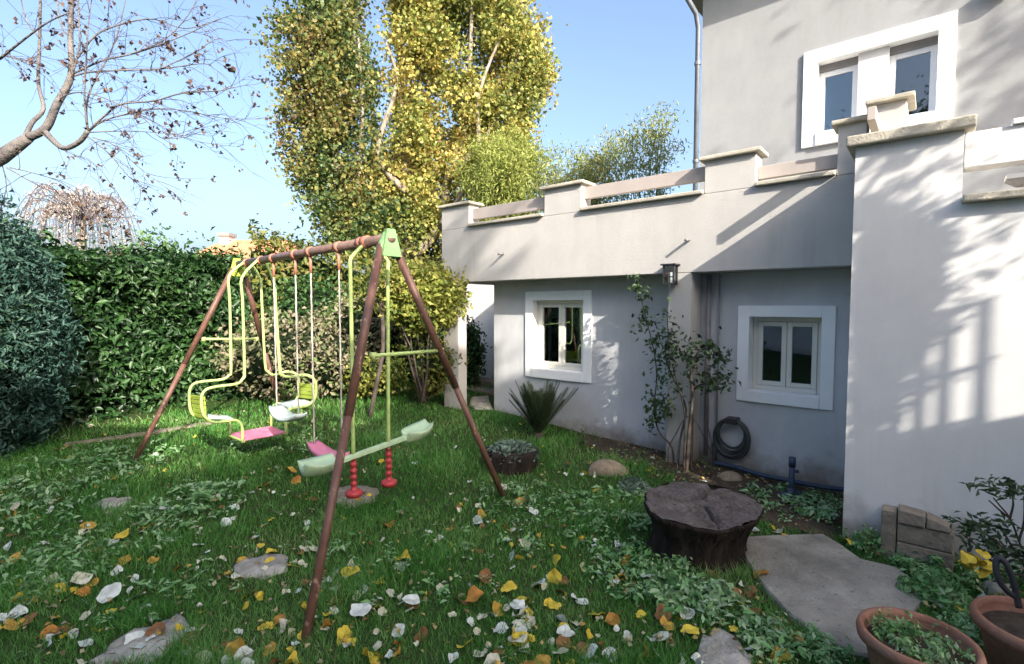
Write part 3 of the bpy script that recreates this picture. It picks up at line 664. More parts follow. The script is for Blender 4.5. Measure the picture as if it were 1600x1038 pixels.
def bush(name, label, cat, base, r, lm, nleaf, lsize, core=.7, stem_n=5, per=14, cr=.07, cz=None, m='barkdark', group=None, asp=.55, seed=1, shell=.6):
    rs = np.random.RandomState(seed); t = empty(name, label, cat, base, group=group)
    c = np.array(base)+np.array([0, 0, cz if cz is not None else r[2]*.95])
    if core:
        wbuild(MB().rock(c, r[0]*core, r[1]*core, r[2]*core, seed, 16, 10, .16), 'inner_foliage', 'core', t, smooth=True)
    P, D = clumpy(max(4, nleaf//per), per, c, np.array(r)*.92, cr, rs, shell, .10)
    P = P[P[:, 2] > base[2]+.02]; D = D[:len(P)]
    o = leaf_mesh('foliage', P, lsize, LM[lm], t, aspect=asp, rs=rs, tilt=1.0); o['kind'] = 'stuff'
    if stem_n:
        tips = [c+rs.normal(size=3)*np.array(r)*.35 for _ in range(stem_n)]
        stems(t, base, tips, .018, m, 'stem', .04, rs)
    return t
def hedge(name, label, line, hts, depth, lm, lsize, dens, seed=3, front=1, topvar=.075, cat='hedge', core='core', asp=.45, droop=0.6, back=False):
    """hedge along a polyline of ground points (front foot), with a dark core and a leafy shell"""
    rs = np.random.RandomState(seed); L = [np.array(p, float) for p in line]
    t = empty(name, label, cat, L[0]); mb = MB(); seg = []
    pts = []; H = []
    for i in range(len(L)-1):
        n = max(2, int(np.linalg.norm(L[i+1]-L[i])/.35))
        for k in range(n): pts.append(L[i]+(L[i+1]-L[i])*k/n); H.append(hts[i]+(hts[i+1]-hts[i])*k/n)
    pts.append(L[-1]); H.append(hts[-1]); n = len(pts); vs = []
    for i in range(n):
        d = pts[min(i+1, n-1)]-pts[max(i-1, 0)]; d[2] = 0; d /= np.linalg.norm(d); nb = np.array([-d[1], d[0], 0])*front
        h = H[i]-.16+rs.uniform(-1, 1)*topvar*.6
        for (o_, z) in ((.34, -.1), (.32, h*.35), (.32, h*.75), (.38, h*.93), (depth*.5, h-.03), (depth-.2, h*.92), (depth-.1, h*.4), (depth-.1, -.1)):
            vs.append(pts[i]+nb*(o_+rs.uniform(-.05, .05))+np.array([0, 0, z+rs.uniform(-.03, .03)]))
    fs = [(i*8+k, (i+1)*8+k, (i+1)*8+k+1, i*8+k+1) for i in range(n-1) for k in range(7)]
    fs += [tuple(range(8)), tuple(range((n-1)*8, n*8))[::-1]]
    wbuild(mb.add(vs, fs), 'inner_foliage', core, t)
    PP = []; NN = []
    for i in range(n-1):
        a, b = pts[i], pts[i+1]; ln = np.linalg.norm(b-a); d = (b-a)/ln; d[2] = 0; nb = np.array([-d[1], d[0], 0])*front
        low = min(.35, .18*H[i])
        for (face, area) in (('f', ln*H[i]), ('t', ln*depth)) + ((('b', ln*H[i]),) if back else ()):
            m_ = int(area*dens); u = rs.rand(m_); vv = rs.rand(m_); base = a+(b-a)*u[:, None]; h = H[i]+(H[i+1]-H[i])*u
            bumpy = .10*np.sin(base[:, 0]*3.1+vv*7)+.07*np.sin(base[:, 1]*5+vv*11)
            if face == 'f': p = base+nb*(.16+bumpy+rs.normal(size=m_)*.09)[:, None]; kp_ = (vv*h > low) | (rs.rand(m_) < .3); p[:, 2] += vv*h; p = p[kp_]; m_ = len(p); N0 = np.tile(-nb*1.0+np.array([0, 0, .45]), (m_, 1))
            elif face == 'b': p = base+nb*(depth-bumpy)[:, None]; p[:, 2] += vv*h; N0 = np.tile(nb, (m_, 1))
            else: p = base+nb*(vv*depth)[:, None]; p[:, 2] += h+bumpy+np.abs(rs.normal(size=m_))*topvar*(1+(rs.rand(m_) < .12)*1.5)-.10; N0 = np.tile(np.array([0, 0, 1.]), (m_, 1))
            PP.append(p); NN.append(N0)
    o = leaf_mesh('foliage', np.concatenate(PP), lsize, LM[lm], t, N=np.concatenate(NN), tilt=.8, aspect=asp, rs=rs, droop=droop, szvar=.6); o['kind'] = 'stuff'
    return t

# ================================================================== FAR BACKGROUND
fh = empty('distant_house', 'distant house with an orange tiled roof rising above the hedge', 'house', (-17.0, 30, 1.25))
MB().box(-2.3, 3.2, 0, 6, -1.2, 3.0).build('wall', M['render'], fh)
rf = MB().add([(-2.6, -.3, 3.0), (3.5, -.3, 3.0), (3.5, 6.3, 3.0), (-2.6, 6.3, 3.0), (-1.6, 3, 4.6), (2.6, 3, 4.6)], [(0, 1, 5, 4), (1, 2, 5), (2, 3, 4, 5), (3, 0, 4), (3, 2, 1, 0)]).build('roof', M['rooftile'], fh)
ch = MB().box(-1.5, -.9, 2.2, 2.9, 3.9, 4.75); ch.build('chimney', M['render'], rf); MB().box(-1.6, -.8, 2.1, 3.0, 4.751, 4.95).build('chimney_cap', M['greypipe'], rf)
MB().box(.2, 1.2, -.05, -.001, 1.2, 2.3).build('window', M['dark'], fh)

# weeping pale tree far left
wt = empty('weeping_tree', 'pale pinkish weeping tree far behind the left end of the hedge', 'tree', (-15.0, 17.5, .4))
rs = np.random.RandomState(5)
wbuild(MB().tube([(-15, 17.5, .3), (-14.9, 17.5, 2.5), (-14.7, 17.5, 4.6)], [.22, .16, .08], 8), 'trunk', 'bark', wt, smooth=True)
br = MB(); LP = []
for k in range(90):
    a = rs.rand()*6.28; r_ = .4+1.7*rs.rand()**.7; top = np.array([-14.7+r_*.5*math.cos(a), 17.5+r_*.5*math.sin(a), 4.6+rs.rand()*1.0])
    end = np.array([-14.7+r_*math.cos(a), 17.5+r_*math.sin(a), 2.2+rs.rand()*1.2+(2-r_)*.4]); mid_ = top+(end-top)*.3+np.array([math.cos(a), math.sin(a), .8])*.25
    pth = smooth_path([np.array([-14.7, 17.5, 4.5]), top, mid_, end], 5); br.tube(pth, list(np.linspace(.02, .006, len(pth))), 4, cap=False)
    for p in pth[4:]: LP += [p+rs.normal(size=3)*.06 for _ in range(6)]
wbuild(br, 'branches', 'twig', wt); o = leaf_mesh('foliage', LP, .09, LM['pinkish'], wt, rs=rs, aspect=.3, droop=3); o['kind'] = 'stuff'

bush('background_bush', 'rounded pale green bush rising just above the long hedge', 'bush', (-6.6, 9.3, .4), (.75, .7, 1.25), 'hedgepale', 2600, .09, seed=21, cz=1.35)
bush('background_bush', 'small dark conifer tips showing above the hedge beside the orange roof', 'bush', (-8.2, 14.5, .4), (.4, .5, 1.2), 'mixed', 1500, .09, seed=22, cz=1.45)
bush('background_bush', 'dark bush tip in front of the orange roof above the swing beam', 'bush', (-6.3, 12, .4), (.35, .4, 1.2), 'green', 1500, .09, seed=23, cz=1.35)

# row of backing shrubs / hedge behind the garden, from the hedge corner to the terrace
# ================================================================== HEDGES
hb = [gpt(-260, 760), gpt(20, 682), gpt(190, 652), gpt(390, 622)]
hedge('laurel_hedge', 'long dark green clipped laurel hedge along the left side of the lawn', hb, [2.10, 2.05, 1.93, 1.93], 1.1, 'hedge', .085, 2600, front=1)
hedge('background_hedge', 'shaded mixed green hedge closing the back of the garden behind the shrubs', [(-4.3, 8.3, .35), (-2.6, 9.0, .35), (-1.5, 9.3, .35)], [2.45, 2.1, 1.9], 1.0, 'mixed', .10, 420, seed=9)
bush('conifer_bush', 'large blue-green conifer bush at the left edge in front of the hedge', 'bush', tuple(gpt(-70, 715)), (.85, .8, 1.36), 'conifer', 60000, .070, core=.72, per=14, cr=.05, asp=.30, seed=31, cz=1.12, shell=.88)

# ================================================================== MID BACKGROUND SHRUBS
bush('dry_hydrangea', 'faded pinkish brown hydrangea bush behind the glider', 'bush', tuple(gpt(455, 628)), (1.0, .5, .62), 'dry', 5200, .075, seed=41, cz=.62, core=.75)
bush('dry_hydrangea', 'smaller dry beige shrub right of the faded hydrangea, in front of the back hedge', 'bush', (-2.2, 7.6, .3), (.75, .5, .75), 'dry', 3200, .07, seed=42, cz=.85, core=.7)
bush('golden_shrub', 'golden yellow leafy shrub beside the terrace pier', 'bush', (-1.22, 6.75, .3), (.56, .42, .42), 'gold', 6500, .075, seed=43, cz=1.42, core=.35, stem_n=8)
bush('evergreen_shrub', 'dark green shrub growing below the golden shrub next to the pier', 'bush', (-1.2, 7.05, .28), (.50, .35, .45), 'mixed', 3600, .065, seed=44, cz=.55, core=.75)
bush('green_shrub', 'fresh green shrub between the hydrangea and the far swing legs', 'bush', (-3.2, 8.1, .3), (.7, .5, .8), 'green', 3200, .085, seed=45, cz=1.0, core=.7)
bush('golden_shrub', 'low yellow shrub under the poplar behind the seesaw pole', 'bush', (-2.0, 7.2, .3), (.5, .3, .32), 'gold', 1500, .06, seed=46, cz=.3, core=.6)
bush('passage_bush', 'leafy green bush filling the passage beyond the terrace pier', 'bush', tuple(h2w(-4.0, 1.2, .2)), (.27, .30, .50), 'green', 3600, .07, seed=47, cz=.62, core=.75)
sm = empty('young_tree_stem', 'thin leaning dark trunk rising behind the seesaw among the yellow shrubs', 'tree', gpt(577, 655))
p = gpt(577, 655); wbuild(MB().tube(smooth_path([p, p+np.array([.1, 0, .45]), p+np.array([.16, .1, .9]), p+np.array([.12, .2, 1.5])]), .028, 8), 'trunk', 'barkdark', sm, smooth=True)
PP, _ = clumpy(40, 12, p+np.array([.12, .2, 1.6]), (.35, .3, .35), .06); o = leaf_mesh('crown', PP, .075, LM['mixed'], sm); o['kind'] = 'stuff'

# ================================================================== POPLARS
def poly_in(x, y, poly):
    c = False; j = len(poly)-1
    for i in range(len(poly)):
        if (poly[i][1] > y) != (poly[j][1] > y) and x < (poly[j][0]-poly[i][0])*(y-poly[i][1])/(poly[j][1]-poly[i][1])+poly[i][0]: c = not c
        j = i
    return c
def crown_cloud(outline, Y, thick, ncl, per, cr, rs):
    """clump centres spread through a crown whose width at each height follows an outline of (half-width) rings"""
    xs_ = [p[0] for p in outline]; ys_ = [p[1] for p in outline]; C_ = []
    P_ = [dep(x, y, Y) for x, y in outline]; cx_ = sum(p[0] for p in P_)/len(P_); poly = [(cx_+(p[0]-cx_)*.93, p[2]) for p in P_]
    x0, x1 = min(p[0] for p in poly), max(p[0] for p in poly); z0, z1 = min(p[1] for p in poly), max(p[1] for p in poly)
    while len(C_) < ncl:
        x = rs.uniform(x0, x1); z = rs.uniform(z0, z1)
        if poly_in(x, z, poly):
            gap = math.sin(x*2.1+1.3*math.sin(z*1.7))*math.sin(z*1.5+x)
            if gap > .55 and rs.rand() < .8: continue
            yy = Y+rs.uniform(-1, 1)*thick
            if -2.6 < x < -1.7 and z < 3.6 and yy < Y+.3 and rs.rand() < .8: continue
            C_.append((x, yy, z))
    C_ = np.array(C_)
    return np.repeat(C_, per, 0)+rs.normal(size=(ncl*per, 3))*cr*np.repeat(rs.uniform(.6, 1.2, ncl), per)[:, None]
def poplar(label, outline, Y, thick, ncl, per, lm, trunks, seed, lsize=.095):
    rs = np.random.RandomState(seed); b = trunks[0][0][0]
    t = empty('poplar_tree', label, 'tree', b, group='autumn poplars behind the garden')
    for i, (pts, r0, r1) in enumerate(trunks):
        pts = smooth_path(pts, 4); wbuild(MB().tube(pts, list(np.linspace(r0, r1, len(pts))), 9), 'trunk' if i == 0 else 'limb', 'bark', t, smooth=True)
    P = crown_cloud(outline, Y, thick, ncl, per, .17, rs); lsize = rs.uniform(.055, .115, len(P))
    o = leaf_mesh('crown', P, lsize, LM[lm], t, aspect=.85, rs=rs, fold=.12); o['kind'] = 'stuff'
    # fine twigs
    tw = MB(); idx = rs.choice(len(P), 260)
    for k in idx:
        a = P[k]; tw.tube([a, a+np.array([rs.normal()*.14, rs.normal()*.14, .15+rs.rand()*.3])], [.009, .003], 3, cap=False)
    wbuild(tw, 'twigs', 'barkdark', t)['kind'] = 'stuff'
    return t
def D(pts, Y): return [dep(x, y, Y) for x, y in pts]
Yp = 12.5
outL = [(455, -140), (448, 20), (440, 110), (452, 170), (446, 240), (470, 270), (462, 300), (490, 340), (520, 380), (560, 400), (640, 420), (640, 330), (615, 250), (600, 200), (588, 150), (578, 90), (566, 40), (562, -60), (540, -190), (500, -220)]
outR = [(598, -120), (604, 20), (622, 90), (612, 130), (612, 200), (590, 260), (560, 330), (560, 390), (640, 440), (715, 440), (720, 330), (735, 320), (800, 290), (838, 220), (840, 160), (868, 130), (878, 100), (850, 60), (822, 20), (818, -60), (770, -200), (700, -300), (640, -260)]
poplar('green-gold poplar on the left with a slender crown leaning away', outL, Yp, .9, 700, 74, 'poplarg',
       [(D([(632, 470), (622, 420), (585, 385), (545, 345), (528, 260), (512, 150), (505, 20), (510, -80)], Yp), .19, .04),
        (D([(545, 345), (560, 280), (566, 180), (560, 60)], Yp-.3), .08, .02), (D([(528, 260), (490, 200), (475, 100), (478, 0)], Yp+.2), .07, .02), (D([(585, 385), (530, 370), (500, 330), (480, 280)], Yp-.2), .06, .015)], 61)
poplar('broad yellow poplar in the middle with a thick forked pale trunk', outR, Yp+.6, 1.2, 1600, 74, 'poplar',
       [(D([(648, 500), (648, 430), (640, 380), (635, 300), (628, 200), (625, 90), (640, -60)], Yp+.3), .28, .05),
        (D([(645, 400), (690, 350), (700, 280), (730, 200), (735, 80), (740, -60)], Yp), .14, .03), (D([(700, 280), (770, 200), (800, 120), (815, 50)], Yp-.2), .09, .02),
        (D([(690, 350), (745, 260), (748, 150), (790, 40)], Yp-.5), .08, .02), (D([(635, 300), (590, 240), (620, 130), (600, 60)], Yp-.4), .09, .02)], 62)

# ================================================================== BAMBOOS BEHIND THE TERRACE
def bamboo(label, px0, px1, ytop, Y, lm, n, seed, dens=30):
    rs = np.random.RandomState(seed); c = dep((px0+px1)/2, 480, Y); t = empty('bamboo', label, 'bamboo', (c[0], Y, .4), group='bamboo clumps behind the terrace')
    cane = MB(); LP = []
    for k in range(n):
        px = rs.uniform(px0+8, px1-8); yt = ytop(px)+abs(rs.normal())*30; b = dep(px, 478, Y+rs.normal()*.5); b[2] = .4; tip = dep(px+rs.normal()*12, yt, b[1])
        pth = smooth_path([b, b+(tip-b)*.5+np.array([0, 0, .1]), b+(tip-b)*.85, tip+np.array([rs.normal()*.2, 0, -.05])], 5)
        cane.tube(pth, list(np.linspace(.014, .003, len(pth))), 4, cap=False)
        for p in pth[5:]:
            LP += [p+rs.normal(size=3)*.14 for _ in range(dens)]
    wbuild(cane, 'canes', 'greenstem', t); o = leaf_mesh('foliage', LP, .10, LM[lm], t, rs=rs, aspect=.22, droop=1.2); o['kind'] = 'stuff'
bamboo('yellow-green bamboo clump between the poplar and the terrace post', 738, 852, lambda x: 205+abs(x-790)*.5, 11.2, 'bamboo', 60, 71, 34)
bamboo('taller feathery green bamboo clump behind the terrace railing', 848, 1040, lambda x: 255-max(0, x-900)*.72 if x < 1010 else 165, 10.5, 'bambood', 66, 72, 18)
bush('evergreen_shrub', 'dark evergreen shrub seen through the gap below the terrace rail', 'bush', (1.7, 9.0, .4), (1.2, .5, 1.4), 'green', 3600, .09, seed=73, cz=1.45, core=.8)

# ================================================================== BARE TREE AT THE LEFT
bt = empty('bare_tree', 'nearly bare tree with arching branches and a few withered leaves entering from the left', 'tree', (-6.2, 4.8, .1))
rs = np.random.RandomState(77); Yb = 4.9
def bl(pts, Y=Yb, dY=0): return [dep(x, y, Y+dY*i/len(pts)) for i, (x, y) in enumerate(pts)]
trunk = [np.array([-6.2, 4.8, -.1]), np.array([-6.1, 4.85, 1.3])]+bl([(-60, 290), (0, 247), (45, 215)])
wbuild(MB().tube(smooth_path(trunk), list(np.linspace(.13, .045, 17)), 10), 'trunk', 'barkbare', bt, smooth=True)
mains = [([(45, 215), (72, 200), (88, 165), (108, 128), (112, 100), (110, 60), (112, -30), (105, -120)], .038, .015, 0),
         ([(38, 217), (50, 192), (68, 170), (60, 130), (62, 60), (64, -40)], .022, .010, .3),
         ([(70, 205), (85, 222), (102, 232), (125, 221), (137, 205)], .026, .02, -.2)]
subs = [([(137, 205), (135, 165), (148, 125), (170, 88), (186, 45), (200, -20)], 0.011), ([(137, 205), (165, 180), (190, 163), (240, 158), (285, 146), (345, 142), (362, 136)], .010),
        ([(137, 207), (160, 190), (200, 178), (250, 170), (300, 175), (350, 185), (408, 186)], .008), ([(140, 207), (190, 205), (240, 207), (300, 213)], .006),
        ([(112, 120), (140, 113), (190, 110), (250, 108), (310, 100), (330, 102)], .009), ([(115, 115), (160, 95), (205, 85), (245, 72), (300, 50), (340, 30)], .009),
        ([(118, 95), (150, 55), (190, 38), (240, 30), (290, 45), (345, 30)], .009), ([(0, 92), (40, 60), (75, 35), (108, 20)], .012), ([(-40, 140), (0, 92), (10, 88), (40, 95), (65, 84)], .010),
        ([(135, 212), (170, 240), (200, 275), (222, 292)], .006), ([(145, 215), (180, 228), (215, 260), (268, 300)], .006), ([(10, 262), (60, 290), (120, 318), (150, 338), (208, 340)], .006),
        ([(15, 262), (50, 270), (95, 285), (125, 310), (135, 345)], .006), ([(108, 128), (118, 100), (125, 60), (122, 10), (128, -40)], .010), ([(88, 165), (100, 150), (135, 145), (190, 165), (230, 190), (250, 215), (290, 215)], .007),
        ([(112, 60), (98, 45), (90, 10), (92, -40)], .009), ([(137, 205), (132, 150), (135, 90), (140, 20), (150, -30)], .009), ([(62, 60), (40, 30), (30, -20)], .008), ([(0, 247), (10, 290), (0, 330)], .006),
        ([(60, 205), (100, 235), (150, 258), (180, 300), (190, 322)], .005), ([(190, 163), (240, 190), (290, 215), (330, 225), (380, 230)], .005), ([(250, 108), (300, 85), (345, 60), (370, 90)], .005), ([(205, 85), (260, 60), (300, 15), (310, -20)], .006)]
for pts, a, b, dy in mains:
    P_ = smooth_path(bl(pts, dY=dy), 4); wbuild(MB().tube(P_, list(np.linspace(a, b, len(P_))), 8), 'limb', 'barkbare', bt, smooth=True)
tw = MB(); tips = []
def twig(p, d, ln, r, lev):
    n = 5; pts = [p]; d = d/np.linalg.norm(d)
    for i in range(n):
        d = d+rs.normal(size=3)*.16+np.array([0, 0, -.05]); d /= np.linalg.norm(d); pts.append(pts[-1]+d*ln/n)
    tw.tube(pts, list(np.linspace(r, r*.35, n+1)), 4, cap=False)
    tips.append(pts[-1])
    if rs.rand() < .5: tips.append(pts[3])
    if lev > 0:
        for k in range(rs.randint(2, 4)):
            i = rs.randint(1, n+1); twig(pts[i], d+rs.normal(size=3)*.7, ln*rs.uniform(.4, .75), r*.6, lev-1)
for pts, r in subs:
    P_ = smooth_path(bl(pts, Yb, rs.uniform(-.5, .5)), 4); wbuild(MB().tube(P_, list(np.linspace(r, r*.35, len(P_))), 6), 'branch', 'barkbare', bt, smooth=True)
    for i in range(2, len(P_)-1):
        if rs.rand() < .72:
            d = P_[i+1]-P_[i]; d /= np.linalg.norm(d); twig(P_[i], d+rs.normal(size=3)*.55, rs.uniform(.2, .5), .0032, 1)
    tips.append(P_[-1])
wbuild(tw, 'twigs', 'twig', bt)['kind'] = 'stuff'
tips = np.array(tips); sel = tips[rs.rand(len(tips)) < .24]; LP = np.repeat(sel, 3, 0)+rs.normal(size=(len(sel)*3, 3))*.014+np.array([0, 0, -.02])
o = leaf_mesh('withered_leaves', LP, .042, LM['brown'], bt, rs=rs, aspect=.7, fold=.3, droop=1.5); o['kind'] = 'stuff'

# ================================================================== CLIMBING SHRUB ON THE PILLAR
def hplane(px, py, y=-.12): return pln(px, py, h2w(0, y, 0), EY)
cs = empty('climbing_shrub', 'straggly climbing shrub with dark leaves growing up the pillar beside the lantern', 'shrub', gpt(1058, 742))
stm = [[(1052, 742), (1050, 700), (1030, 675), (1022, 640), (1026, 590), (1022, 550), (1010, 500), (1000, 460), (992, 438)],
       [(1058, 742), (1062, 690), (1072, 640), (1056, 600), (1040, 560), (1044, 530), (1042, 490)],
       [(1072, 742), (1076, 680), (1082, 620), (1080, 580), (1092, 550), (1112, 545), (1128, 560)],
       [(1068, 742), (1070, 650), (1058, 600), (1050, 570)],
       [(1080, 740), (1082, 670), (1084, 610), (1110, 600), (1135, 602)],
       [(1046, 742), (1044, 705), (1055, 680), (1078, 650), (1108, 700), (1116, 735)],
       [(1110, 745), (1112, 700), (1104, 650), (1100, 560)]]
rs = np.random.RandomState(5); LP = []
for i, s_ in enumerate(stm):
    P_ = smooth_path([hplane(x, y, -.10-.03*i % .1) for x, y in s_], 4); r0 = (.010, .012, .018, .012, .012, .007, .006)[i]
    wbuild(MB().tube(P_, list(np.linspace(r0, r0*.35, len(P_))), 7), 'stem', 'barkdark', cs, smooth=True)
    st_ = 10 if i < 5 else 20
    for p in P_[st_ if i != 0 else 9:]: LP += [p+rs.normal(size=3)*.045 for _ in range(7)]
for (x, y, r, n) in ((1010, 500, .06, 35), (1030, 530, .06, 40), (1024, 630, .07, 60), (1050, 545, .07, 60), (1100, 550, .08, 50), (1128, 590, .06, 36), (1075, 550, .07, 36), (1040, 640, .05, 50), (1105, 600, .06, 45), (1018, 655, .05, 35), (1120, 560, .06, 40), (996, 450, .035, 22)):
    c = hplane(x, y, -.13); LP += [c+rs.normal(size=3)*r for _ in range(n)]
o = leaf_mesh('foliage', LP, .055, LM['rose'], cs, rs=rs, aspect=.55); o['kind'] = 'stuff'

# ================================================================== FERN-LIKE PALM BY THE WALL
fb = gpt(842, 684); cy = empty('cycad', 'spiky dark green cycad growing against the wall below the left window', 'plant', fb)
rs = np.random.RandomState(8)
MB().rock((0, 0, .0), .06, .06, .07, 2, 10, 6).build('trunk', M['barkdark'], cy)
for k in range(46):
    a = k*2.4+rs.rand()*.3; e = rs.uniform(.15, .72); ln = rs.uniform(.46, .64)
    u = np.array([math.cos(a), math.sin(a), 0]); pts = [u*ln*(math.sin(s*1.35*e)/1.0)*.95+np.array([0, 0, .03+ln*1.10*(s-.35*e*s*s)]) for s in np.linspace(0, 1, 9)]
    mb = MB().tube(pts, list(np.linspace(.006, .002, 9)), 4)
    side = np.cross(u, [0, 0, 1])
    for i in np.linspace(1.5, 7.9, 26):
        j = int(i); p = pts[j]+(pts[min(j+1, 8)]-pts[j])*(i-j); t_ = pts[min(j+1, 8)]-pts[j]; t_ = t_/np.linalg.norm(t_); w_ = .10*math.sin(math.pi*min(1, i/8.6)**.8)+.015
        for sg in (-1, 1):
            q = p+(side*sg*.75+t_*.75)*w_+np.array([0, 0, .012]); mb.add([p-t_*.008, p+t_*.009, q], [(0, 1, 2)])
    mb.build('frond', LM['fern'], cy)

# ================================================================== STUMPS AND STONES
sc_ = gpt(1092, 852); sc_ = np.array([1.23, 3.27, ground(1.23, 3.27)])
stp = empty('tree_stump', 'big dark weathered tree stump with a cracked flat top beside the concrete path', 'stump', sc_)
def jag(a, z):
    q = 1+.03*math.sin(27*a+6*math.sin(z*11))*(z < .3)+.08*math.sin(2*a+.5)+.045*math.sin(3*a+1)+.018*math.sin(7*a+z*5)+.012*math.sin(13*a+2+z*4)+.010*math.sin(23*a+z*9)+.006*math.sin(34*a-z*14)+.06*max(0, math.cos(a+.35))**6
    if 2.6 < a < 4.2: q *= 1+.16*math.sin((a-2.6)/1.6*math.pi)
    return q
stp.rotation_euler = (math.radians(5), math.radians(3), 0)
prof = [(.32, -.06), (.285, .0), (.272, .06), (.27, .13), (.285, .20), (.31, .26), (.335, .305), (.343, .322), (.335, .335)]
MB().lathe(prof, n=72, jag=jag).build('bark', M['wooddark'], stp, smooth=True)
rs = np.random.RandomState(3); vs = []; n = 72; rings = [.331, .30, .25, .19, .12, .05]
for r_ in rings:
    for k in range(n):
        a = 2*math.pi*k/n; q = jag(a, .33) if r_ > .1 else 1
        crack = -.05*math.exp(-((a-1.2+.6*r_)/.07)**2)-.05*math.exp(-((a-4.6-.5*r_)/.08)**2)-.025*math.exp(-((a-3.0)/.05)**2)
        vs.append((r_*q*math.cos(a), r_*q*math.sin(a), .337+.010*math.sin(5*a+r_*20)*r_*2+crack*(1 if r_ < .35 else .3)+rs.normal()*.0035-.012*(r_ > .36)))
fs = [(i*n+k, i*n+(k+1) % n, (i+1)*n+(k+1) % n, (i+1)*n+k) for i in range(len(rings)-1) for k in range(n)]+[tuple(range((len(rings)-1)*n, len(rings)*n))]
MB().add(vs, fs).build('cut_top', M['woodtop'], stp)
c = gpt(800, 728); c2 = empty('low_stump', 'low dark mound capped with small grey-green leaves on the lawn by the far swing leg', 'stump', c)
MB().lathe([(.25, -.05), (.245, .05), (.255, .14), (.25, .16), (.22, .175), (0, .18)], n=40, jag=lambda a, z: 1+.05*math.sin(5*a)+.03*math.sin(11*a+1)).build('bark', M['wooddark'], c2, smooth=True)
rs = np.random.RandomState(9); a = rs.rand(900)*6.28; r_ = .255*np.sqrt(rs.rand(900)); P = np.stack([r_*np.cos(a), r_*np.sin(a),      .175+rs.rand(900)*.06-.09*(r_/.255)**3], 1)
o = leaf_mesh('lichen', P, .045, LM['silver'], c2, rs=rs, world=False, N=np.tile([0, 0, 1.], (900, 1)), tilt=.5, aspect=.7); o['kind'] = 'stuff'

def rockthing(name, label, cat, px, py, r, m, seed, zoff=0, flat=1.0, n=18, mm=12):
    c = gpt(px, py); t = MB().rock((0, 0, zoff), *r, seed, n, mm, .14, flat).build(name, M[m], smooth=True); t.location = c; props(t, label, cat); return t
rockthing('rock', 'rounded brown rock at the edge of the soil bed below the wall', 'rock', 948, 738, (.17, .12, .12), 'brownstone', 4)
rockthing('rock', 'small brownish rock behind the big stump near the coiled hose', 'rock', 1140, 752, (.12, .08, .09), 'brownstone', 6)
def flatstone(label, poly, h=.012, m='stone', name='stepping_stone', cat='stone', sink=.0):
    P = [gpt(x, y) for x, y in poly]; c = sum(P)/len(P); rs = np.random.RandomState(int(abs(c[0])*100) % 999)
    Q = []
    for i in range(len(P)):
        a, b = P[i], P[(i+1) % len(P)]
        for u in (0, .33, .66): q = a+(b-a)*u; Q.append(q+np.array([rs.normal()*.013, rs.normal()*.013, 0]))
    n = len(Q); cz = c[2]; vs = []
    for (s_, z) in ((1.03, -.05), (1.0, h*.6), (.96, h), (.6, h+.006), (.25, h+.004)):
        for q in Q: vs.append((c[0]*0+(q[0]-c[0])*s_, (q[1]-c[1])*s_, (q[2]-cz)*s_+z+rs.normal()*.004))
    fs = [(i*n+k, i*n+(k+1) % n, (i+1)*n+(k+1) % n, (i+1)*n+k) for i in range(4) for k in range(n)]+[tuple(range(4*n, 5*n))]
    o = MB().add(vs, fs).build(name, M[m], smooth=True); o.location = c; props(o, label, cat); return o
flatstone('pale flat stone in the grass at the bottom edge, left of the near swing leg', [(140, 1035), (175, 1000), (235, 980), (280, 965), (295, 985), (270, 1010), (230, 1045)])
flatstone('pale flat stone half covered by leaves just left of the near swing leg', [(358, 895), (375, 875), (415, 868), (452, 872), (450, 893), (415, 903), (375, 906)])
flatstone('small mossy flat stone in the grass below the left swing leg', [(145, 792), (160, 783), (200, 780), (205, 790), (170, 800)], .02)
flatstone('pale pinkish flat stone at the bottom edge left of the terracotta pot', [(1085, 1060), (1095, 1000), (1125, 985), (1150, 1000), (1175, 1030), (1180, 1070)], .02)
flatstone('dark flat plate on the grass under the red handle of the seesaw', [(520, 785), (525, 765), (560, 758), (590, 765), (585, 785), (545, 795)], .012, 'greystone')
flatstone('pale flat stone at the threshold of the passage beside the terrace pier', [(733, 634), (738, 622), (765, 620), (770, 640), (745, 641)], .02)
# edging kerb in the back lawn
kp = [gpt(x, y) for x, y in ((100, 697), (180, 686), (260, 674), (330, 662))]
k_ = empty('lawn_edging', 'thin grey concrete edging strip across the lawn behind the left swing leg', 'edging', kp[0])
for a, b in zip(kp[:-1], kp[1:]):
    d = (b-a)/np.linalg.norm(b-a); s_ = np.cross(d, [0, 0, 1]); a = a+np.array([0, 0, -.05]); b = b+np.array([0, 0, -.05])
    wbuild(MB().slab([a-s_*.045+d*.004, b-s_*.045-d*.004, b+s_*.045-d*.004, a+s_*.045+d*.004], (0, 0, .075)), 'kerb_stone', 'greystone', k_, bevel=.008)

# concrete path: one cast sheet with a thickness
pathpx = [(1155, 845), (1210, 842), (1285, 840), (1310, 855), (1345, 880), (1400, 893), (1430, 915), (1442, 945), (1420, 975), (1400, 1040), (1330, 1030), (1290, 1005), (1235, 968), (1195, 925), (1165, 880)]
PQ = [gpt(x, y) for x, y in pathpx]; c = sum(PQ)/len(PQ); n = len(PQ); vs = []
for (s_, z) in ((1.01, -.06), (1.0, .020), (.985, .030), (.5, .034), (.1, .034)):
    for q in PQ: vs.append((c[0]+(q[0]-c[0])*s_, c[1]+(q[1]-c[1])*s_, c[2]+(q[2]-c[2])*s_+z))
pa = MB().add(vs, [(i*n+k, i*n+(k+1) % n, (i+1)*n+(k+1) % n, (i+1)*n+k) for i in range(4) for k in range(n)]+[tuple(range(4*n, 5*n))]).build('path', M['concrete'], smooth=False); props(pa, kind='structure')
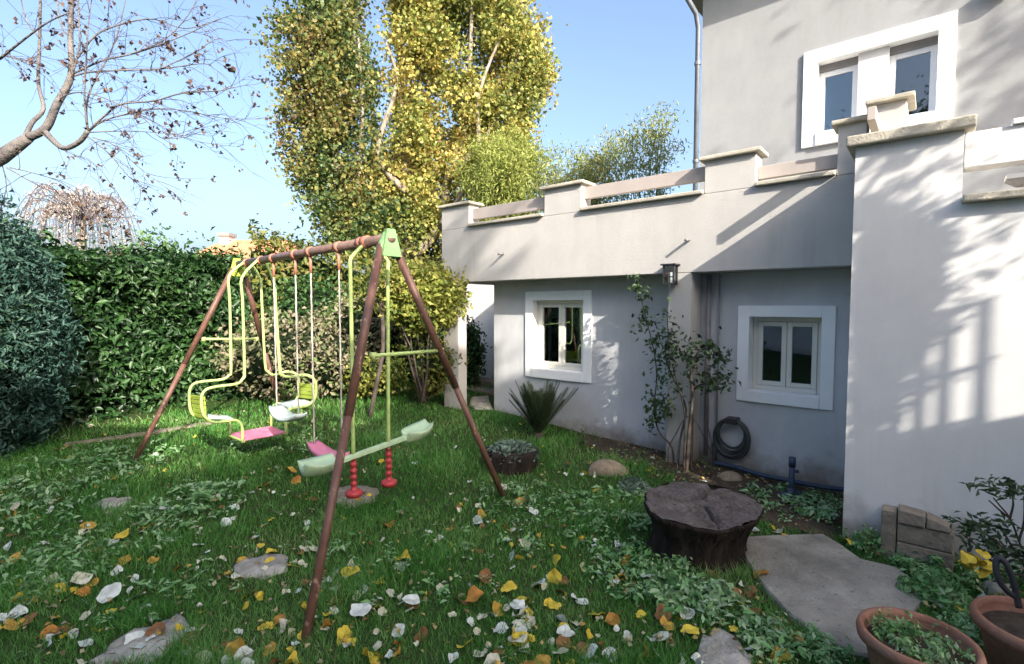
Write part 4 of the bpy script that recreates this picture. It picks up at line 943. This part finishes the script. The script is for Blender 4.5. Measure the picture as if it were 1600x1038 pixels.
# strip of soil along the wall
sx = [(-.9, -.10), (-.1, -.28), (.6, -.5), (1.2, -.75), (1.55, -.72), (1.55, .3), (.2, .3), (-.1, .3), (-1.3, .3)]
vs = []
for (s_, z) in ((1, .0), (.9, .022), (.5, .03)):
    cx = sum(p[0] for p in sx)/len(sx); cyy = sum(p[1] for p in sx)/len(sx)
    for x, y in sx:
        q = h2w(cx+(x-cx)*s_, cyy+(y-cyy)*s_, 0); vs.append((q[0], q[1], ground(q[0], q[1])+z-.004))
n = len(sx); so_ = MB().add(vs, [(i*n+k, (i*n+(k+1) % n), (i+1)*n+(k+1) % n, (i+1)*n+k) for i in range(2) for k in range(n)]+[tuple(range(2*n, 3*n))]).build('soil_bed', M['soil']); props(so_, kind='structure')

# stone block against the tower
sb = empty('stone_stack', 'low stack of rough grey stones leaning against the foot of the tower wall', 'stones', h2w(1.8, TY-.10, 0), RZ)
for (x0, x1, z0, z1, dy, sl_) in ((-.02, .06, -.05, .29, 0, 0), (.065, .34, -.05, .105, .012, 0), (.065, .335, .11, .225, .0, 0), (.065, .20, .23, .31, .008, .01), (.205, .325, .23, .29, .0, .03)):
    MB().add([(x0, -.04-dy, z0), (x1, -.04-dy, z0), (x1, .09, z0), (x0, .09, z0), (x0, -.03-dy, z1+sl_*.3), (x1, -.03-dy, z1-sl_), (x1, .09, z1-sl_), (x0, .09, z1+sl_*.3)],
             [(0, 3, 2, 1), (4, 5, 6, 7), (0, 1, 5, 4), (1, 2, 6, 5), (2, 3, 7, 6), (3, 0, 4, 7)]).build('stone', M['greystone'], sb, bevel=.007)

# ================================================================== POTS AND FOREGROUND RIGHT
def pot(label, x, y, r, h, z0=0):
    t = empty('flower_pot', label, 'pot', (x, y, z0))
    MB().lathe([(r*.6, 0), (r*.66, .01), (r*.88, h-.055), (r*.90, h-.05), (r*1.0, h-.045), (r*1.02, h-.02), (r*.99, h), (r*.90, h), (r*.87, h-.02), (r*.86, h-.06), (0, h-.06)], n=48, jag=lambda a, z: 1+.006*math.sin(3*a)).build('pot', M['terracotta'], t, smooth=True)
    MB().lathe([(r*.862, h-.055), (r*.6, h-.04), (r*.3, h-.035), (0, h-.04)], n=30, jag=lambda a, z: 1+.0*a).build('soil', M['soil'], t, smooth=True)
    return t
pot1 = pot('large terracotta pot full of weeds at the bottom right, beside the path', 1.66, 2.0, .205, .27, ground(1.66, 2.0))
pot2 = pot('second terracotta pot cut off by the right edge of the picture', 2.19, 2.02, .22, .31, ground(2.19, 2.02))
rs = np.random.RandomState(12)
def weeds_in(px, py, pz, r, n, label, size=.035, hmax=.12, lm='weed', cat='plant'):
    t = empty('weed_clump', label, cat, (px, py, pz)); mb = MB(); LP = []
    for k in range(n):
        a = rs.rand()*6.28; q = r*math.sqrt(rs.rand()); b = np.array([px+q*math.cos(a), py+q*math.sin(a), pz]); h = rs.uniform(.3, 1)*hmax
        tip = b+np.array([rs.normal()*.02, rs.normal()*.02, h]); mb.tube([b, (b+tip)/2+rs.normal(size=3)*.004, tip], [.0015, .0012, .0008], 4, cap=False)
        for _ in range(7): LP.append(b+(tip-b)*rs.uniform(.2, 1)+rs.normal(size=3)*.012)
    wbuild(mb, 'stems', 'greenstem', t); o = leaf_mesh('foliage', LP, size, LM[lm], t, rs=rs, aspect=.5); o['kind'] = 'stuff'
weeds_in(1.66, 2.0, pot1.location[2]+.22, .15, 90, 'tangle of small green weeds growing in the large terracotta pot', .026, .07)
weeds_in(1.55, 2.07, pot1.location[2]+.22, .03, 7, 'taller sprig standing at the back left of the large terracotta pot', .022, .17)
# evergreen shrub with thin stems
eb = np.array([2.62, 2.55, ground(2.62, 2.55)]); ev = empty('leafy_shrub', 'thin-stemmed evergreen shrub with leaf rosettes against the white tower at the right edge', 'shrub', eb)
def ps(px, py, Y=2.6): return dep(px, py, Y)
st_ = [[(1625, 960), (1610, 900), (1592, 845), (1578, 810), (1562, 790), (1552, 778)], [(1578, 810), (1583, 790), (1582, 775)], [(1578, 810), (1565, 800), (1545, 782)],
       [(1610, 900), (1590, 870), (1560, 850), (1540, 835), (1520, 828)], [(1590, 870), (1570, 835), (1555, 820)], [(1600, 900), (1560, 890), (1540, 865), (1500, 832)], [(1592, 845), (1600, 815), (1600, 775)]]
LP = []
for s_ in st_: P_ = smooth_path([ps(x, y) for x, y in s_], 3); wbuild(MB().tube(P_, list(np.linspace(.006, .003, len(P_))), 6), 'stem', 'barkdark', ev, smooth=True)
for (x, y, n, r) in ((1548, 766, 26, .05), (1575, 762, 30, .05), (1598, 768, 30, .05), (1530, 762, 12, .03), (1505, 826, 22, .04), (1522, 826, 30, .05), (1550, 818, 34, .05), (1580, 838, 30, .06), (1545, 850, 40, .06), (1500, 820, 10, .04), (1595, 870, 60, .07), (1600, 905, 60, .07), (1560, 860, 40, .05)):
    c = ps(x, y); LP += [c+rs.normal(size=3)*np.array([r, r, r*.35]) for _ in range(n)]
o = leaf_mesh('foliage', LP, .05, LM['rose'], ev, rs=rs, aspect=.36, N=np.tile([0, 0, 1.], (len(LP), 1)), tilt=.6); o['kind'] = 'stuff'
# curled yellow leaves caught at the shrub's foot
c = ps(1524, 880, 2.5); yl = empty('yellow_leaf_bunch', 'bunch of curled bright yellow leaves at the foot of the right-hand shrub', 'leaves', c)
# dark curled blade at the second pot
c = np.array([2.02, 2.06, .30]); bk = empty('tool_handle', 'black curved handle sticking up beside the second terracotta pot', 'handle', c)
hpz = smooth_path([np.array(ps(1592, 950, 2.08)), np.array(ps(1585, 915, 2.1)), np.array(ps(1574, 885, 2.12)), np.array(ps(1562, 872, 2.14)), np.array(ps(1556, 880, 2.14)), np.array(ps(1560, 905, 2.12)), np.array(ps(1575, 925, 2.1)), np.array(ps(1590, 935, 2.09))], 5)
wbuild(MB().tube(hpz, .012, 8), 'handle', 'black', bk, smooth=True)
rockthing('rock', 'grey stone wedged beside the black handle at the right edge', 'rock', 1560, 925, (.08, .06, .06), 'stone', 15)
rockthing('rock', 'dark brown clod of earth at the right foot of the stone stack', 'rock', 1480, 855, (.06, .05, .13), 'brownstone', 17)

# ================================================================== GRASS, WEEDS, FALLEN LEAVES
pathpoly = [(q[0], q[1]) for q in PQ]
polys = [pathpoly]; stonepolys = []
for o in list(bpy.data.objects):
    if o.name.startswith('stepping_stone'):
        n = len(o.data.vertices)//5; polys.append([(o.data.vertices[n+i].co.x+o.location.x, o.data.vertices[n+i].co.y+o.location.y) for i in range(n)])
def inpoly(X, Y, poly):
    c = np.zeros(len(X), bool); j = len(poly)-1
    for i in range(len(poly)):
        xi, yi = poly[i]; xj, yj = poly[j]
        if yi != yj: c ^= ((yi > Y) != (yj > Y)) & (X < (xj-xi)*(Y-yi)/(yj-yi)+xi)
        j = i
    return c
def free(X, Y, house_m=.0, litter=False):
    hx = (X-HO[0])*EX[0]+(Y-HO[1])*EX[1]; hy = (X-HO[0])*EY[0]+(Y-HO[1])*EY[1]
    ok = ~((hy > .28-house_m) & (hx > -2.6) & (hx < 1.6)) & ~((hx > 1.5) & (hy > TY-house_m))
    ok &= ~((hx < -2.6) & (hx > -3.3) & (hy > 0))
    for p in polys[:(1 if litter else None)]: ok &= ~inpoly(X, Y, p)
    if not litter: pass
    ok &= (X-sc_[0])**2+(Y-sc_[1])**2 > .32**2
    ok &= (X-c2.location[0])**2+(Y-c2.location[1])**2 > .24**2
    for p_ in (pot1, pot2): ok &= (X-p_.location[0])**2+(Y-p_.location[1])**2 > .2**2
    return ok
def bed(X, Y):
    q = [(h2w(x, y, 0)[0], h2w(x, y, 0)[1]) for x, y in sx]; return inpoly(X, Y, q)
rs = np.random.RandomState(101)
n = 330000; Yg = np.exp(rs.uniform(math.log(1.15), math.log(9.2), n)); Xg = Yg*rs.uniform(-1.22, 1.22, n)
thin = .5+.5*np.sin(Xg*3.3+1.1*np.sin(Yg*2.9))*np.sin(Yg*3.7+.7*np.sin(Xg*4.1))
k = free(Xg, Yg) & (rs.rand(n) < .45+.55*thin) & ~(bed(Xg, Yg) & (rs.rand(n) < .8)); hd = np.full(len(Xg), 9.)
for a_, b_ in zip(hb[:-1], hb[1:]):
    ab = (b_-a_)[:2]; u = np.clip(((Xg-a_[0])*ab[0]+(Yg-a_[1])*ab[1])/np.dot(ab, ab), 0, 1); hd = np.minimum(hd, np.hypot(Xg-a_[0]-u*ab[0], Yg-a_[1]-u*ab[1]))
k &= rs.rand(len(Xg)) < np.clip((hd-.12)/.35, .04, 1)
Xg, Yg, thin = Xg[k], Yg[k], thin[k]; n = len(Xg)
Zg = groundN(Xg, Yg); far = np.clip(Yg/4, .6, 2.2)
h = rs.uniform(.018, .05, n)*(1+.9*(thin > .75))*(1+.15*far); a = rs.rand(n)*6.28; wd = rs.uniform(.0016, .0034, n)*far*1.15; lean = rs.normal(size=(n, 2))*.55*h[:, None]
b0_ = np.stack([Xg-np.cos(a)*wd, Yg-np.sin(a)*wd, Zg-.004], 1); b1_ = np.stack([Xg+np.cos(a)*wd, Yg+np.sin(a)*wd, Zg-.004], 1)
m0 = np.stack([Xg-np.cos(a)*wd*.7+lean[:, 0]*.4, Yg-np.sin(a)*wd*.7+lean[:, 1]*.4, Zg+h*.6], 1); m1 = m0+np.stack([np.cos(a)*wd*1.4, np.sin(a)*wd*1.4, 0*h], 1)
tp = np.stack([Xg+lean[:, 0], Yg+lean[:, 1], Zg+h], 1)
V = np.stack([b0_, b1_, m1, m0, tp], 1).reshape(-1, 3); me = bpy.data.meshes.new('grass'); me.vertices.add(5*n); me.vertices.foreach_set('co', V.ravel())
kk = np.arange(n)[:, None]*5; F = np.concatenate([kk+np.array([[0, 1, 2, 3]]), kk+np.array([[3, 2, 4]])], 1).ravel()
me.loops.add(7*n); me.loops.foreach_set('vertex_index', F.astype(np.int32)); me.polygons.add(2*n)
ls = (np.arange(n)[:, None]*7+np.array([[0, 4]])).ravel(); me.polygons.foreach_set('loop_start', ls.astype(np.int32)); me.update(calc_edges=True)
g_ = finish('grass', me, LM['grass']); props(g_, 'short green lawn grass with scattered taller tufts', 'grass', kind='stuff')
# broad leaved weeds
LP = []; NN = []; SZ = []
def weedpatch(px, py, r, n, size, lm=None):
    c = gpt(px, py)
    for _ in range(n):
        a = rs.rand()*6.28; q = r*math.sqrt(rs.rand()); x, y = c[0]+q*math.cos(a), c[1]+q*math.sin(a)*1.0; z = ground(x, y); m_ = rs.randint(6, 11); ph = rs.rand()*6.28; hh = rs.uniform(.03, .10)
        for i in range(m_):
            b = ph+i*6.28/m_; d = rs.uniform(.2, 1)*size; LP.append((x+d*math.cos(b), y+d*math.sin(b), z+hh*rs.uniform(.4, 1.1))); NN.append((math.cos(b)*.3, math.sin(b)*.3, 1)); SZ.append(size*rs.uniform(.4, 1.3))
for args in ((90, 760, .7, 90, .05), (180, 720, .5, 60, .05), (300, 800, .35, 45, .055), (330, 770, .25, 30, .06), (60, 900, .35, 55, .045), (20, 800, .5, 60, .05), (430, 700, .5, 40, .045), (960, 800, .4, 60, .05), (1000, 900, .30, 55, .05),
             (1060, 920, .28, 55, .055), (900, 850, .4, 40, .045), (820, 790, .4, 40, .045), (1230, 795, .35, 60, .05), (1280, 800, .25, 60, .045), (1350, 850, .14, 30, .04), (1450, 900, .22, 70, .045), (1470, 950, .14, 40, .04), (1540, 900, .14, 30, .045),
             (700, 900, .5, 20, .04), (300, 930, .4, 20, .04), (1200, 1010, .14, 40, .045), (1290, 1025, .10, 30, .04), (560, 850, .5, 20, .04), (150, 850, .5, 45, .045), (1500, 1000, .1, 30, .05), (1120, 960, .2, 20, .045)): weedpatch(*args)
LP = np.array(LP); k = free(LP[:, 0], LP[:, 1]); o = leaf_mesh('weeds', LP[k], np.array(SZ)[k], LM['weed'], None, N=np.array(NN)[k], tilt=.5, aspect=.42, rs=rs); props(o, 'broad-leaved green weeds spread through the lawn', 'weeds', kind='stuff')
def lowplant(name, label, px, py, r, n, lm, size, h):
    c = gpt(px, py); t = empty(name, label, 'plant', c); P = []
    for _ in range(n):
        a = rs.rand()*6.28; q = r*math.sqrt(rs.rand()); P.append((c[0]+q*math.cos(a), c[1]+q*math.sin(a), c[2]+h*rs.rand()*(1-(q/r)**2*.7)))
    o = leaf_mesh('foliage', P, size, LM[lm], t, rs=rs, aspect=.5); o['kind'] = 'stuff'
    stems(t, c, [c+np.array([rs.normal()*r*.4, rs.normal()*r*.4, h*.8]) for _ in range(4)], .004, 'greenstem', wob=.01)
lowplant('silver_plant', 'silvery leaved low plant between the brown rock and the big stump', 990, 768, .14, 420, 'silver', .04, .13)
lowplant('leafy_weed', 'green seedling weeds at the corner of the tower beside the stone stack', 1357, 862, .10, 260, 'weed', .035, .18)
lowplant('leafy_weed', 'pale green weed rosette in the lawn in front of the big stump', 1045, 925, .16, 260, 'weed', .06, .10)
lowplant('leafy_weed', 'slender upright weed growing against the wall left of the pillar', 908, 700, .05, 60, 'rose', .03, .28)
lowplant('leafy_weed', 'tangle of weeds behind the large terracotta pot', 1455, 935, .16, 420, 'weed', .045, .16)
lowplant('leafy_weed', 'low weeds between the two terracotta pots', 1530, 1000, .10, 260, 'weed', .04, .16)

# fallen leaves: outline of a lobed leaf, curled
def leaf_shape(seed, lob=5, curl=.35):
    r_ = np.random.RandomState(seed); n = 16; vs = [(0, 0, 0)]
    ph = r_.rand()*6
    for k in range(n):
        a = 2*math.pi*k/n; q = .44+.035*math.cos(lob*a)+.018*r_.normal()-.12*abs(math.sin(a/2+math.pi/2))**14*0; q *= 1-.25*abs(math.sin(a*.5+ph*0))**8
        x, y = q*1.12*math.cos(a), q*.92*math.sin(a); z = curl*(x*math.cos(ph)+y*math.sin(ph))**2+.10*curl*math.sin(3*a+ph)+.03*r_.normal(); vs.append((x, y, z))
    vs2 = [(v[0]*.5, v[1]*.5, v[2]*.32) for v in vs[1:]]; V_ = [vs[0]]+vs2+vs[1:]
    fs = [(0, 1+k, 1+(k+1) % n) for k in range(n)]+[(1+k, 1+n+k, 1+n+(k+1) % n, 1+(k+1) % n) for k in range(n)]
    V_ += [(-.46, -.012, .0), (-.46, .012, .0), (-.85, .02, .06)]; fs.append((2*n+1, 2*n+2, 2*n+3))
    return V_, fs
leafcol = {'pale': ((.50, .54, .48), (.70, .72, .66)), 'cream': ((.50, .48, .34), (.70, .66, .50)), 'yellow': ((.56, .40, .035), (.72, .55, .07)), 'ochre': ((.42, .24, .04), (.55, .34, .06)), 'brown': ((.16, .075, .03), (.28, .13, .05)), 'orange': ((.40, .17, .03), (.5, .24, .05))}
lmesh = {}
for cn, (c1, c2c) in leafcol.items():
    mm = mat('fallen_leaf_'+cn, c1, .65, .1, 1.6, .25, 30, .25, col2=c2c, stain=.35)
    for s_ in range(5):
        V_, fs = leaf_shape(s_*7+len(cn), 5 if s_ % 2 else 3, (.1, .5, .9, .4, 1.2)[s_]); me = bpy.data.meshes.new('fallen_leaf'); me.from_pydata(V_, [], fs); me.materials.append(mm); me.polygons.foreach_set('use_smooth', [True]*len(me.polygons)); lmesh[cn, s_] = me
def put_leaf(x, y, size, cn, s_=None, rs=rs, dz=0.022, tilt=.28):
    o = bpy.data.objects.new('fallen_leaf', lmesh[cn, rs.randint(5) if s_ is None else s_]); COL.objects.link(o)
    o.location = (x, y, ground(x, y)+dz+rs.rand()*.012); o.rotation_euler = (rs.normal()*tilt, rs.normal()*tilt, rs.rand()*6.28); o.scale = (size, size, size*rs.uniform(.8, 1.2)); return o
cnt = 0; rs = np.random.RandomState(55)
while cnt < 288:
    py = 725+(1050-725)*rs.rand()**.66; px = rs.uniform(-20, 1560)
    if px > 1100 and rs.rand() < .55: continue
    p = gpt(px, py)
    if not free(np.array([p[0]]), np.array([p[1]]), .05, True)[0]:
        if rs.rand() > .04: continue
    cn = rs.choice(['pale', 'cream', 'yellow', 'ochre', 'brown', 'orange'], p=[.27, .22, .18, .13, .14, .06])
    o = put_leaf(p[0], p[1], .045+.07*rs.rand()**1.1, cn, tilt=.45, dz=.012); o.parent = lawn; cnt += 1
star = [(1010, 912, .11, 'pale', 1, 'large pale silvery leaf lying upside down in the weeds in front of the big stump', 'pale leaf'),
 (630, 880, .11, 'yellow', 2, 'bright yellow curled leaf in the middle of the lawn right of the near swing leg', 'yellow leaf'),
 (545, 905, .12, 'yellow', 0, 'bright yellow leaf lying flat just right of the near swing leg', 'yellow leaf'),
 (793, 930, .10, 'yellow', 1, 'round yellow leaf beside a pale leaf near the bottom centre of the lawn', 'yellow leaf'),
 (810, 958, .10, 'pale', 3, 'pale leaf touching the round yellow leaf near the bottom centre', 'pale leaf'),
 (742, 945, .13, 'orange', 2, 'large rusty brown leaf in the foreground lawn left of the round yellow leaf', 'brown leaf'),
 (565, 965, .13, 'pale', 3, 'large pale jagged leaf on the grass right of the foot of the near swing leg', 'pale leaf'),
 (645, 950, .11, 'pale', 0, 'smooth white leaf in the foreground lawn below the curled yellow leaf', 'pale leaf'),
 (18, 885, .12, 'ochre', 2, 'orange-yellow leaf on the lawn at the left edge', 'yellow leaf'),
 (125, 918, .12, 'cream', 4, 'curled cream leaf on the lawn in the lower left', 'cream leaf'),
 (170, 942, .13, 'pale', 1, 'long pale leaf lying beside the curled cream leaf in the lower left', 'pale leaf'),
 (260, 803, .12, 'pale', 3, 'single bright pale leaf in the grass between the left swing leg and the near leg', 'pale leaf'),
 (190, 845, .12, 'yellow', 1, 'yellow leaf on the lawn below the small mossy stone', 'yellow leaf'),
 (1080, 998, .10, 'yellow', 1, 'upright yellow leaf beside the pinkish flat stone at the bottom', 'yellow leaf'),
 (885, 998, .10, 'pale', 0, 'white leaf in the grass at the bottom edge right of centre', 'pale leaf'),
 (455, 742, .13, 'ochre', 2, 'orange leaf on the grass under the hanging pink seat', 'orange leaf'),
 (1505, 965, .12, 'yellow', 1, 'bright yellow leaf among the weeds between path and second pot', 'yellow leaf'),
 (1330, 856, .08, 'yellow', 1, 'small yellow leaf at the corner of the path beside the tower', 'yellow leaf'),
 (1190, 905, .11, 'orange', 1, 'rusty leaf at the left edge of the concrete path below the stump', 'brown leaf')]
for (px, py, sz, cn, s_, lb, ct) in star:
    p = gpt(px, py); o = put_leaf(p[0], p[1], sz, cn, s_, dz=.035, tilt=.2); props(o, lb, ct, 'fallen leaves on the lawn')
for k in range(11):
    o = bpy.data.objects.new('leaf', lmesh['yellow', k % 5]); COL.objects.link(o); o.parent = yl
    o.location = (rs.uniform(-.06, .06), rs.uniform(-.03, .03), -.035+k*.007); o.rotation_euler = (rs.uniform(-1, 1), rs.uniform(-.8, .8), rs.rand()*6.28); o.scale = (.075, .075, .075)
LP = []; 
for cn, num, seed_ in (('pale', 170, 1), ('cream', 130, 2), ('yellow', 110, 3), ('brown', 60, 4)):
    mb = MB(); q_ = np.random.RandomState(seed_+400); k_ = 0
    while k_ < num:
        Y_ = math.exp(q_.uniform(math.log(1.7), math.log(6.8))); X_ = Y_*q_.uniform(-1.1, 1.0)
        if not free(np.array([X_]), np.array([Y_]), .05, True)[0]: continue
        me_ = lmesh[cn, q_.randint(5)]; R_ = Matrix.Rotation(q_.rand()*6.28, 3, 'Z') @ Matrix.Rotation(q_.normal()*.5, 3, 'X') @ Matrix.Rotation(q_.normal()*.5, 3, 'Y'); z_ = ground(X_, Y_)+.02; s_ = q_.uniform(.03, .062)
        mb.add([tuple((R_ @ v.co)*s_+Vector((X_, Y_, z_))) for v in me_.vertices], [tuple(p.vertices) for p in me_.polygons]); k_ += 1
    o = mb.build('fallen_leaves', lmesh[cn, 0].materials[0], lawn, smooth=True); o['kind'] = 'stuff'
# small litter: too many to count
n = 2400; Yl = np.exp(rs.uniform(math.log(1.3), math.log(8), n)); Xl = Yl*rs.uniform(-1.2, 1.2, n); k = free(Xl, Yl, 0, True); Xl, Yl = Xl[k], Yl[k]
e = [h2w(rs.uniform(-.6, 1.5), rs.uniform(-.6, .25), 0) for _ in range(420)]; Xl = np.concatenate([Xl, [q[0] for q in e]]); Yl = np.concatenate([Yl, [q[1] for q in e]])
P = np.stack([Xl, Yl, groundN(Xl, Yl)+.022+rs.rand(len(Xl))*.02], 1); o = leaf_mesh('leaf_litter', P, .026, LM['litter'], None, N=np.tile([0, 0, 1.], (len(P), 1)), tilt=.45, aspect=.75, rs=rs, szvar=.5); props(o, 'small dry leaf scraps scattered over the grass', 'leaf litter', kind='stuff')

# ================================================================== OUT OF VIEW BEHIND THE CAMERA (shade casters; house front and hedge added)
nh = empty('added_house_front', 'white house front added out of view, stepped to shade the lawn and bounce skylight', 'house', (0, -4.6, -.1))  # unseen, added to block the sun and return skylight to shaded walls
prof = [(-14, 5.7), (.4, 5.7), (.4, 5.4), (2.0, 5.4), (2.0, 6.2), (3.4, 6.2), (3.4, 6.7), (6.2, 6.7)]
fr_ = [(-14, 0), (6.32, 0), (6.32, 7.95), (5.6, 7.95), (5.6, 8.5), (4.75, 8.5), (4.75, 6.7), (3.4, 6.7), (3.4, 6.2), (2.5, 6.2), (2.5, 5.5), (1.3, 5.5), (1.3, 6.95), (-14, 6.95)]  # stepped top shaped to set where the shadow edges fall
n = len(fr_); MB().add([(x, 0, z) for x, z in fr_]+[(x, -.3, z) for x, z in fr_], [tuple(range(n))[::-1], tuple(range(n, 2*n))]+[(i, (i+1) % n, n+(i+1) % n, n+i) for i in range(n)]).build('wall', M['stucco_tower'], nh)
for x in (-9, -6, -3, -.5, 2.2, 4.6):
    f_ = MB().box(x-.5, x+.5, .003, .04, 1.0, 2.3).build('window', M['dark'], nh); MB().box(x-.56, x+.56, .041, .07, .92, .99).build('sill', M['white'], f_)
hedge('added_shade_hedge', 'tall leafy row added out of view to dapple the shade above the house front', [(-14, -6.8, -.03), (-1.0, -6.8, -.03), (2.2, -6.8, -.03), (3.5, -6.8, -.03), (5.4, -6.8, -.03), (6.0, -6.8, -.03), (7.2, -6.8, -.03)],
      [8.7, 8.6, 7.6, 7.9, 9.3, 9.95, 9.3], 1.2, 'hedge', .16, 70, seed=88, front=-1, topvar=.35, back=True)  # added leafy fringe, heights shaped for a dappled shadow edge
def shade_tree(label, base, tc, rad, nb, nleaf, seed, xmax=99, lsize=.10):
    rs = np.random.RandomState(seed); t = empty('garden_tree', label, 'tree', base); base = np.array(base); tc = np.array(tc); rad = np.array(rad)
    wbuild(MB().tube(smooth_path([base, base+(tc-base)*.35+np.array([.05, .03, 0]), base+(tc-base)*.75, tc+np.array([0, 0, rad[2]*.5])]), list(np.linspace(.11, .02, 13)), 9), 'trunk', 'barkdark', t, smooth=True)
    LP = []
    for k in range(nb):
        a = rs.uniform(0, 6.28); el = rs.uniform(-.4, 1.1); b = tc+np.array([0, 0, rs.uniform(-.9, .3)*rad[2]])
        d = np.array([math.cos(a)*math.cos(el), math.sin(a)*math.cos(el), math.sin(el)]); e_ = b+d*rad*rs.uniform(.7, 2.0)+np.array([0, 0, -.06])
        if e_[0] > xmax: continue
        P_ = smooth_path([b, (b+e_)/2+np.array([0, 0, .05]), e_], 4); wbuild(MB().tube(P_, list(np.linspace(.018, .005, len(P_))), 5), 'branch', 'barkdark', t)
        for p in P_[3:]: LP += [p+rs.normal(size=3)*.06 for _ in range(16)]
    LP += [tc+rs.normal(size=3)*rad*.48 for _ in range(nleaf)]
    o = leaf_mesh('crown', LP, lsize, LM['green'], t, rs=rs, aspect=.38, droop=1.0); o['kind'] = 'stuff'
# near tree: its limbs hang across the sun's path to the tower wall
tt = empty('garden_tree', 'leafy tree right of the photographer whose shade falls on the tower wall', 'tree', (3.1, .55, -.03)); rs = np.random.RandomState(171)
hd_ = math.hypot(sd[0], sd[1]); tan_el = -sd[2]/hd_; sx2, sy2 = -sd[0]/hd_, -sd[1]/hd_; TW = h2w(1.8, TY, 0)
def back(px, py, Yt):
    p = pln(px, py, TW, EY); t = (p[1]-Yt)/(-sy2); return np.array([p[0]+sx2*t, Yt, p[2]+tan_el*t])
LP = []; root_ = np.array([3.1, .55, 2.3])
wbuild(MB().tube(smooth_path([(3.1, .55, -.1), (3.12, .57, 1.2), (3.1, .55, 2.6)]), .05, 9), 'trunk', 'barkdark', tt, smooth=True)
limbs = [[(1350, 300), (1400, 260), (1455, 228), (1495, 215)], [(1350, 330), (1420, 290), (1475, 262), (1510, 275)], [(1345, 370), (1430, 330), (1520, 330), (1590, 340)], [(1340, 420), (1420, 400), (1500, 392), (1570, 372)],
         [(1345, 470), (1420, 450), (1490, 445), (1560, 420)], [(1345, 520), (1420, 500), (1500, 480), (1540, 478)], [(1350, 560), (1420, 540), (1480, 520)], [(1350, 610), (1410, 600), (1470, 590), (1550, 565)], [(1340, 270), (1380, 245), (1420, 235)], [(1330, 660), (1380, 640), (1430, 612)]]
for L_ in limbs:
    P_ = smooth_path([root_+np.array([rs.normal()*.05, 0, rs.rand()*.3])]+[back(x, y, .55+rs.uniform(-.1, .1)) for x, y in L_], 4)
    wbuild(MB().tube(P_, list(np.linspace(.014, .003, len(P_))), 6), 'limb', 'barkdark', tt, smooth=True)
    for ip, p in enumerate(P_[7:]): LP += [p+rs.normal(size=3)*np.array([.022, .05, .016]) for _ in range(6 if ip < 5 else 2)]
for (x, y, a_, b_, n_) in ((1375, 420, 34, 75, 700), (1425, 420, 30, 50, 420), (1365, 520, 32, 70, 560), (1415, 500, 28, 50, 330), (1365, 600, 34, 50, 480), (1355, 335, 18, 26, 190), (1410, 350, 34, 16, 200), (1465, 372, 22, 16, 110), (1350, 470, 16, 60, 200), (1405, 560, 22, 20, 120), (1455, 430, 14, 30, 90), (1350, 680, 30, 30, 120)):
    for _ in range(n_): p = back(x+rs.normal()*a_*.62, y+rs.normal()*b_*.62, .55+rs.normal()*.12); LP.append(p)
o = leaf_mesh('crown', LP, .062, LM['green'], tt, rs=rs, aspect=.42, droop=.4); o['kind'] = 'stuff'
shade_tree('tall broad tree far to the right behind the photographer, shading the upper wall', (9.2, -1.0, -.03), (9.1, -1.0, 8.3), (1.5, 1.2, 2.0), 40, 5200, 18, 99, .14)
shade_tree('slender tall tree behind the added house front', (6.0, -6.2, -.03), (5.85, -6.2, 10.6), (.35, .35, .55), 14, 320, 19)
fe = empty('trellis_fence', 'boarded garden fence with an open square trellis on top, right of the photographer', 'fence', (4.6, .2, -.03))
zt = back(1560, 657, .2)[2]+.03
for k in range(18): MB().box(-1.2+k*.15, -1.2+k*.15+.149, -.012, .012, 0, zt).build('board', M['rail'], fe, bevel=.002)
for z in (zt+.001, back(1480, 592, .2)[2]+.03, back(1500, 490, .2)[2]+.03): MB().box(-1.2, back(1536, 600, .2)[0]-4.6, .013, .035, z, z+.022).build('trellis_rail', M['rail'], fe)
for x_ in (1340, 1400, 1437, 1475, 1533): X_ = back(x_, 600, .2)[0]-4.6; MB().box(X_-.012, X_+.012, -.012, .012, zt+.001, back(1500, 490, .2)[2]+.05).build('trellis_post', M['rail'], fe)
